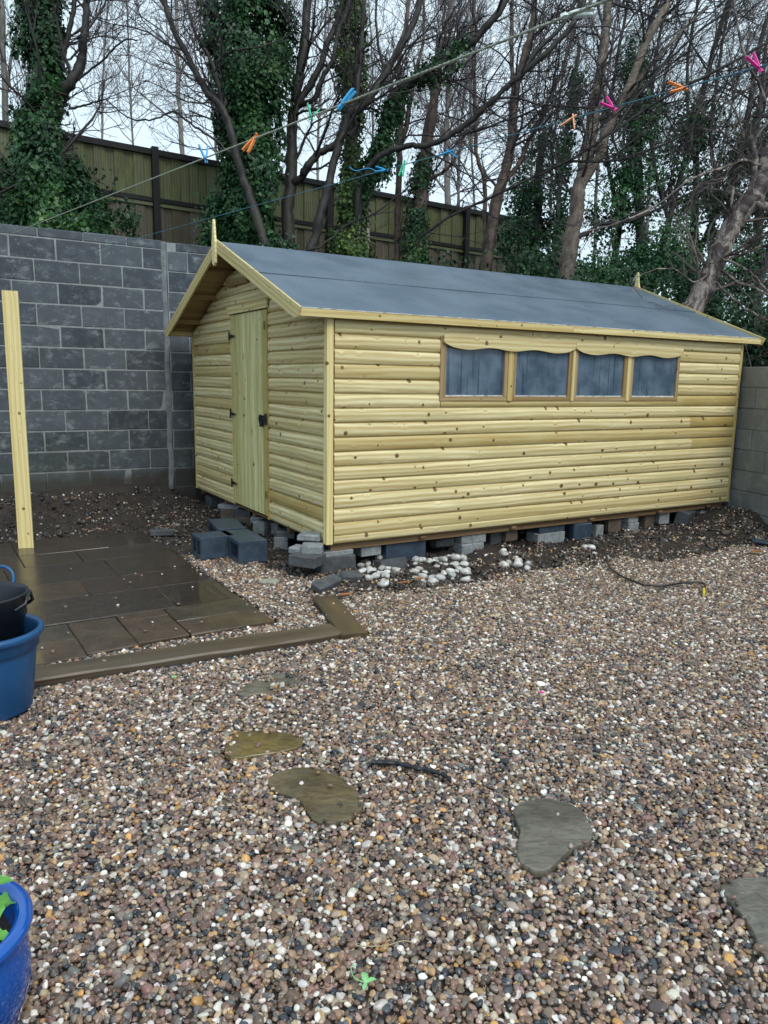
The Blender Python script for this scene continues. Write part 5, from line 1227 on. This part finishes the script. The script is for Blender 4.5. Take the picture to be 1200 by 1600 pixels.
# 8
tree('bare_tree', 'pinkish brown forked tree standing before the right end of the fence', [([(757, 432, 11.6), (766, 370, 11.6), (777, 310, 11.6), (790, 265, 11.6), (800, 215, 11.6), (804, 150, 11.6), (818, 90, 11.6), (832, 40, 11.6), (838, -50, 11.6)], 21, 8),
    ([(790, 282, 11.6), (812, 255, 11.6), (828, 215, 11.6), (842, 190, 11.6), (860, 150, 11.5), (885, 90, 11.5), (905, 0, 11.5)], 8, 5), ([(763, 390, 11.6), (757, 330, 11.7), (757, 282, 11.7), (745, 240, 11.7), (742, 160, 11.7), (740, 60, 11.7), (745, -50, 11.7)], 8, 5), ([(802, 150, 11.6), (800, 100, 11.7), (800, 0, 11.8), (804, -50, 11.8)], 8, 5)],
    32, 'bark_brown', shoots=8, lvl=2, nch=5, slen=1.3)
tree('bare_tree', 'broad pale brown trunk behind the shed ridge right of centre', [([(883, 445, 11.2), (890, 385, 11.2), (900, 335, 11.2), (904, 295, 11.2), (915, 260, 11.2), (925, 200, 11.2), (934, 140, 11.2), (944, 70, 11.2), (950, 10, 11.2), (952, -50, 11.2)], 27, 11),
    ([(906, 292, 11.2), (935, 245, 11.1), (950, 200, 11.1), (985, 130, 11.), (1012, 60, 11.), (1040, 10, 11), (1060, -50, 11)], 16, 10), ([(940, 225, 11.1), (975, 160, 11.1), (1015, 105, 11.), (1060, 55, 10.9), (1105, 10, 10.9)], 7, 4), ([(944, 70, 11.2), (925, 30, 11.2), (915, -50, 11.2)], 5, 3)],
    33, 'bark_pale', shoots=10, lvl=2, nch=6, slen=1.5, bias=(.6, 0, .4))
tree('ivy_covered_tree', 'thin ivy wrapped trunk just left of the broad pale trunk', [([(866, 440, 11.8), (870, 350, 11.8), (878, 260, 11.8), (890, 180, 11.8), (905, 70, 11.8)], 9, 6)], 34, 'bark_grey', shoots=8, lvl=2, nch=5, slen=1.2, ivm='holly', ivy=(([(866, 440, 11.8, 16), (872, 330, 11.8, 14), (880, 250, 11.8, 10), (893, 170, 11.8, 12), (904, 110, 11.8, 15)], 3500, .052),), group='ivy covered trees')
# leaning trunk at the right
tree('bare_tree', 'stout leaning trunk with torn wet bark at the right behind the roof', [([(1070, 505, 9.6), (1092, 465, 9.6), (1112, 425, 9.6), (1128, 385, 9.55), (1145, 350, 9.5), (1165, 325, 9.5), (1185, 295, 9.45), (1200, 255, 9.4), (1225, 200, 9.4), (1260, 120, 9.4)], 34, 26),
    ([(1160, 330, 9.5), (1176, 290, 9.4), (1180, 250, 9.4), (1172, 205, 9.4)], 14, 8), ([(1185, 318, 9.4), (1215, 328, 9.3), (1260, 330, 9.2)], 12, 9),
    ([(1133, 408, 9.4), (1165, 395, 9.3), (1200, 382, 9.2), (1250, 365, 9.1)], 5, 4), ([(1128, 420, 9.4), (1150, 440, 9.3), (1185, 452, 9.2), (1230, 480, 9.1)], 5, 3), ([(1130, 405, 9.4), (1165, 420, 9.2), (1200, 455, 9.1), (1240, 500, 9.)], 4, 3),
    ([(1118, 440, 9.4), (1150, 470, 9.3), (1175, 490, 9.2), (1230, 515, 9.1)], 4, 2.5), ([(1142, 350, 9.5), (1143, 320, 9.4), (1145, 292, 9.4)], 6, 4), ([(1190, 260, 9.4), (1160, 250, 9.3), (1130, 262, 9.2), (1080, 280, 9.1), (1020, 325, 9.), (960, 350, 9.), (905, 365, 9.)], 6, 2),
    ([(1110, 425, 9.5), (1085, 440, 9.3), (1050, 420, 9.2), (1000, 430, 9.1), (985, 445, 9.)], 3, 1.5), ([(1172, 215, 9.4), (1195, 160, 9.2), (1165, 90, 9.), (1145, 0, 8.9), (1143, -30, 8.9)], 5, 3)],
    35, 'bark_torn', 'twig_pale', shoots=11, lvl=2, nch=5, slen=1.0, bias=(.3, 0, .05), start=.1, rmin=.0028)
# long fine branches reaching in from the right
tree('bare_tree', 'tree with long thin dark branches crossing the sky at the right', [([(655, 372, 10.4), (700, 340, 10.2), (745, 318, 10.1), (800, 292, 10.), (850, 270, 10.), (900, 245, 9.9), (960, 205, 9.8), (1040, 150, 9.7), (1120, 110, 9.6), (1230, 50, 9.5)], 4.5, 4),
    ([(905, 372, 9.8), (940, 350, 9.7), (985, 345, 9.6), (1040, 320, 9.5), (1100, 290, 9.4), (1180, 240, 9.3)], 6, 3), ([(880, 250, 10), (960, 250, 9.9), (1060, 215, 9.8), (1150, 150, 9.7), (1240, 100, 9.6)], 4, 3),
    ([(960, 205, 9.8), (1020, 120, 9.8), (1080, 60, 9.8), (1160, 0, 9.8), (1200, -30, 9.8)], 4, 3)], 36, 'bark_dark', shoots=12, lvl=2, nch=6, slen=1.3, bias=(.7, 0, .35), down=.1, start=.05)
for k, (x0, x1, d, s) in enumerate(((1010, 1120, 12.5, 41), (1110, 1190, 12.2, 42), (1180, 1290, 11.5, 43), (950, 1010, 13., 44), (1060, 1230, 13.4, 45))):
    tree('bare_tree', ['dense twiggy tree seen between the orange and pink pegs', 'dense twiggy tree below the rightmost pink peg', 'twiggy tree leaning out of the right edge', 'grey twiggy tree right of the broad pale trunk', 'far dark twiggy tree in the upper right corner'][k],
        [([(x0, 470, d), (x0 + (x1 - x0) * .35, 330, d), (x0 + (x1 - x0) * .7, 190, d), (x1, 60, d), (x1 + 40, -60, d)], 11, 6), ([(x0 + (x1 - x0) * .3, 340, d), (x0 + (x1 - x0) * .2 - 15, 220, d), (x0 + 15, 90, d), (x0 + 40, -40, d)], 7, 4)], s, 'bark_dark', shoots=11, lvl=2, nch=6, slen=1.6, rmin=.0022, bias=(.7, 0, .55), group='twiggy trees at the right')
# evergreen, ivy hung trees at the right
def green_tree(label, stem, blobs, seed, dens, size=.058, mat='holly'):
    g = np.random.default_rng(seed); base = at(*stem[0]); bxy = (float(base[0]), float(base[1]), float(base[2] - 1.2)); e = empty('evergreen_tree', bxy, 0, label, 'tree', 'evergreen trees at the right')
    P = limb_pts(stem, 6, .02, seed); P = np.vstack([[P[0] + np.array([0, 0, -1.2])], P]); tb = TB(); tb.add(P, np.linspace(.11, .04, len(P)), 8)
    Vs, Fs, Ts, o_ = [], [], [], 0
    for (x, y, d, rx, ry, rd) in blobs:
        c = at(x, y, d); sx, sz = rx * d / F_PX, ry * d / F_PX; n = int(dens * sx * sz * 8); q = g.normal(0, 1, (n, 3)); q /= np.linalg.norm(q, axis=1)[:, None]; rr = g.random(n) ** .5
        lm = fbm(q * 1.3 + c, 1.5, 3); rr = rr * (.5 + 1.0 * lm); C = c + q * rr[:, None] * np.array([sx, rd, sz]); keep = fbm(C, 2.3, 3) > .44; C = C[keep]; q = q[keep]
        N = q * .8 + g.normal(0, .55, C.shape) + np.array([0, -.2, .3]); V, F = leaf_geo(C, N, size, g); Vs.append(V); Fs.append(F + o_); o_ += len(V)
        Ts.append(np.repeat(np.clip(.15 + .6 * g.random(len(C)) + .9 * (fbm(C, 2.1, 2) - .5), 0, 1), 2))
        mid = P[np.argmin(np.linalg.norm(P - c, axis=1))]; tb.add(np.array([mid, (mid + c) / 2 + g.normal(0, .06, 3), c + g.normal(0, .1, 3)]), np.array([.03, .02, .008]), 5)
    obj('trunk', tb.me('trunk', bxy), M['bark_dark'], e)
    tag(obj('crown', big_mesh('crown', np.concatenate(Vs) - np.array(bxy), np.concatenate(Fs), np.concatenate(Ts)), M[mat], e), kind='stuff')
green_tree('dark evergreen filling the gap between pinkish and pale trunks', [(835, 450, 13.), (838, 350, 13.), (845, 240, 13.), (850, 200, 13.)], [(845, 240, 13, 38, 45, .6), (820, 300, 13, 32, 45, .6), (850, 350, 13, 50, 60, .7), (860, 420, 12.5, 60, 40, .6), (800, 370, 13, 28, 35, .5)], 51, 1500)
green_tree('tall ivy hung evergreen below the orange peg', [(1000, 470, 12.6), (1000, 350, 12.6), (995, 200, 12.6), (990, 90, 12.6)], [(990, 110, 12.6, 26, 50, .4), (995, 190, 12.6, 42, 60, .5), (985, 270, 12.6, 55, 60, .6), (960, 340, 12.6, 60, 55, .6), (1010, 400, 12.4, 75, 55, .7), (940, 430, 12., 70, 35, .6)], 52, 1450)
green_tree('broad evergreen between the orange and rightmost pink pegs', [(1080, 480, 12.8), (1085, 350, 12.8), (1090, 200, 12.8)], [(1085, 200, 12.8, 45, 60, .5), (1070, 280, 12.8, 60, 65, .6), (1110, 340, 12.8, 60, 60, .6), (1050, 400, 12.5, 70, 60, .7), (1090, 450, 12., 70, 40, .6)], 53, 1250)
green_tree('dark evergreen at the right edge behind the leaning trunk', [(1180, 540, 12.), (1185, 400, 12.), (1190, 260, 12.)], [(1180, 230, 12.6, 50, 50, .5), (1190, 320, 12.4, 55, 60, .6), (1170, 420, 12., 60, 60, .6), (1200, 500, 11., 70, 50, .6), (1120, 470, 11.6, 50, 35, .6)], 54, 1250)
# low leafy undergrowth on the bank (stuff): ground ivy along wall and fence foot
g = np.random.default_rng(60); C = []
for (x, y, d, rx, ry, n) in ((130, 330, 11., 45, 55, 2200), (60, 350, 10.5, 80, 40, 2600), (200, 350, 10.8, 20, 30, 300), (330, 370, 10.6, 30, 40, 900), (440, 390, 10., 30, 20, 700), (620, 420, 11., 60, 15, 500), (820, 430, 11.4, 50, 35, 2200), (950, 455, 10.8, 90, 30, 3500), (1080, 470, 10.6, 90, 45, 4200), (1200, 520, 10., 80, 50, 4000), (345, 345, 11.2, 18, 30, 400), (700, 420, 12, 40, 30, 300)):
    q = g.normal(0, 1, (n, 3)) * .5; C.append(at(x, y, d) + q * np.array([rx * d / F_PX, .35, ry * d / F_PX]))
C = np.concatenate(C); C = C[fbm(C, 2.5, 3) > .42]; V, F = leaf_geo(C, g.normal(0, .6, C.shape) + np.array([0, -.6, .4]), .06, g)
ui = obj('undergrowth', big_mesh('undergrowth', V, F, np.repeat(np.clip(.1 + .6 * g.random(len(C)) + .8 * (fbm(C, 2.1, 2) - .5), 0, 1), 2)), M['ivy'])
tag(ui, 'low ivy and leafy growth on the bank behind the walls', 'undergrowth', kind='stuff')
# far bare trees beyond the fence
far = [(285, 240, 17, 8, -12), (160, 250, 19, 4, 10), (210, 250, 20, 4, -14), (415, 300, 18, 6, 8), (497, 330, 17, 5, 10), (588, 330, 18, 4, -8), (700, 330, 17, 10, 2), (716, 330, 20, 5, 18), (742, 330, 19, 4, -10), (830, 340, 18, 5, 14), (668, 330, 20, 4, 20), (40, 250, 18, 6, 20), (1010, 380, 18, 6, 30), (1110, 400, 19, 6, 40), (860, 340, 19, 5, 25), (340, 260, 20, 5, -20), (930, 380, 19, 6, 20)]
fl = ['pale far trunk beyond the fence between the left trees', 'thin far tree in the pale sky gap nearest the left ivy tree', 'faint leaning far tree in the middle of the left sky gap', 'far trunk behind the thick ivy column', 'far thin trunk behind the many stemmed tree', 'far thin tree above the birch stump', 'pale straight far trunk right of the sawn trunk', 'thin far tree just right of the pale straight one', 'faint far tree left of the pinkish forked trunk', 'far tree behind the pinkish forked trunk', 'slanting far tree behind the sawn trunk', 'far tree behind the left ivy', 'far tree behind the tall ivy hung evergreen', 'far tree behind the broad evergreen', 'far tree left of the broad pale trunk', 'far tree left of the thick ivy column', 'far tree right of the broad pale trunk']
for k, (x, y, d, w, lean) in enumerate(far):
    tree('bare_tree', fl[k], [([(x, y, d), (x - 3 + lean * .3, y - 110, d), (x + lean * .8, y - 230, d), (x + lean * 1.6, y - 350, d)], w, w * .5)], 70 + k, 'bark_far', 'twig_far', shoots=(9 if x < 300 else 12), lvl=2, nch=6, slen=2.0, bias=(.1, 0, .8), group='far bare trees beyond the fence', start=.12, rmin=.0030, down=4.2)
print('twigs', TW[0])

# ------------------------------------------------------------------ washing lines and pegs
def rope(name, p0, p1, r, mat, label, sag=0.):
    n = 60; ts = np.linspace(0, 1, n); P = np.outer(1 - ts, p0) + np.outer(ts, p1); P[:, 2] -= sag * 4 * ts * (1 - ts)
    m = MB()
    # three strand twist
    d = unit(np.array(p1) - p0); u = unit(np.cross(d, [0, 0, 1.])); w = np.cross(d, u); Ln = np.linalg.norm(np.array(p1) - p0)
    n2 = int(Ln * 60); t2 = np.linspace(0, 1, n2); Q = np.outer(1 - t2, p0) + np.outer(t2, p1); Q[:, 2] -= sag * 4 * t2 * (1 - t2)
    for k in range(3):
        ph = t2 * Ln * 2 * math.pi / .035 + k * 2.094; m.tube(Q + (np.cos(ph)[:, None] * u + np.sin(ph)[:, None] * w) * r * .45, r * .6, 5)
    return tag(obj(name, m, mat), label, 'washing line')
def zinv(x, a, b): return 1 / (a + b * x)
LA = lambda x: zinv(x, .125, .00070); LB = lambda x: zinv(x, .0903, .000290)
ay = lambda x: 374 - (374 - 231) * (x / 391) if x <= 391 else 231 - (231 - 0) * (x - 391) / (958 - 391)
A0 = at(-60, 396, 1 / (.125 - .042)); A1 = at(1090, -55, LA(1090))
B0 = at(95, 405, 8.37); B1 = at(1290, 76, LB(1290))
# rope A hits the wall left of the frame
rope('washing_line', A0, A1, .0034, M['rope_pale'], 'pale twisted washing line crossing from upper centre to the left wall', .0)
rope('washing_line', B0, B1, .0030, M['rope_teal'], 'teal blue washing line tied to the block wall and rising right', .0)
nB = 60
def on_line(P0, P1, x):
    lo, hi = 0., 1.
    for _ in range(50):
        m_ = (lo + hi) / 2; P = np.array(P0) * (1 - m_) + np.array(P1) * m_; dd = depth(P); px = 600 + F_PX * ((P - CAM) @ RT) / dd
        if px < x: lo = m_
        else: hi = m_
    return P
def peg(P0, P1, x, ang, spread, mat, label, size=.075, flip=0):
    P = on_line(P0, P1, x); e = empty('clothes_peg', tuple(P), 0, label, 'clothes peg', 'clothes pegs on the washing lines')
    X = Vector(RT * math.cos(R(ang)) + UP * math.sin(R(ang))); Zv = Vector(-FW); Yv = Zv.cross(X)
    rm = Matrix((X, Yv, Zv)).transposed().to_4x4() @ Matrix.Rotation(.5 + flip, 4, 'X')
    def legm():
        m = MB(); prof = [(-.020, .0035), (-.014, .006), (-.004, .0045), (.010, .006), (.028, .0055), (.050, .0045), (.054, .002)]
        k = size / .075; vs = []
        for px_, h in prof: vs += [(px_ * k, 0, -.0045 * k), (px_ * k, h * k, -.0045 * k), (px_ * k, h * k, .0045 * k), (px_ * k, 0, .0045 * k)]
        n = len(prof); m.add(vs, [(4 * i + j, 4 * i + (j + 1) % 4, 4 * i + 4 + (j + 1) % 4, 4 * i + 4 + j) for i in range(n - 1) for j in range(4)] + [(0, 1, 2, 3), tuple(4 * (n - 1) + j for j in (3, 2, 1, 0))]); return m.me('leg')
    lm = legm()
    for sgn in (1, -1):
        o = obj('leg', lm, M[mat], e); o.matrix_local = rm @ Matrix.Rotation(sgn * R(spread) / 2, 4, 'Z') @ Matrix.Diagonal((1, sgn, 1, 1))
    th = np.linspace(0, 4 * math.pi, 24); o = obj('spring', MB().tube([(.0 + .0045 * math.cos(a), .0045 * math.sin(a), -.005 + .010 * a / (4 * math.pi)) for a in th], .0008, 4), M['iron'], e); o.matrix_local = rm
peg(A0, A1, 321, 100, 34, 'peg_blue', 'blue peg standing open upwards, leftmost on the pale line')
peg(A0, A1, 397, 235, 26, 'peg_orange', 'orange peg hanging down left on the pale line', .075)
peg(A0, A1, 487, 80, 60, 'peg_green', 'green peg second from right on the pale line', .05)
peg(A0, A1, 535, 50, 8, 'peg_blue', 'blue peg tilted up right on the pale line', .07, .3)
peg(A0, A1, 890, 10, 10, 'peg_pale', 'pale translucent peg at the top of the pale line', .06, .6)
peg(B0, B1, 601, 175, 40, 'peg_blue', 'blue peg leftmost on the teal line with a loose thread', .072)
peg(B0, B1, 631, 255, 18, 'peg_green', 'green peg hanging down on the teal line', .080)
peg(B0, B1, 702, 250, 130, 'peg_blue', 'blue peg on the teal line right of the green one', .075)
peg(B0, B1, 895, 240, 70, 'peg_peach', 'peach coloured peg left of the lower pink peg', .07)
peg(B0, B1, 957, 140, 60, 'peg_pink', 'pink peg between the peach and orange pegs', .072)
peg(B0, B1, 1066, 175, 62, 'peg_orange', 'orange peg on the teal line between the two pink pegs', .072)
peg(B0, B1, 1185, 125, 50, 'peg_pink', 'rightmost pink peg on the teal line', .072)
# loose thread by the left blue peg and knot at the wall
q = on_line(B0, B1, 590); k_ = depth(q) / F_PX
tag(obj('loose_thread', MB().tube(catmull([q, q + RT * -14 * k_ + UP * 6 * k_, q + RT * -34 * k_ + UP * 2 * k_, q + RT * -44 * k_ + UP * 8 * k_], 5, False), .0022, 5), M['peg_blue']), 'blue loose thread knotted on the teal line', 'thread')
kn = empty('wall_hook', (float(B0[0]), float(B0[1]), float(B0[2])), YAW, 'dark hook and knot where the teal line meets the wall', 'hook')
obj('knot', MB().tube([(.035 * math.cos(a) * .6, -.01 + .008 * math.sin(2 * a), .035 * math.sin(a)) for a in np.linspace(0, 11, 30)], .006, 6), M['rope_teal'], kn)
obj('hook_pin', MB().tube([(0, .06, 0), (0, -.03, 0), (0, -.04, .03)], .005, 6), M['iron'], kn)
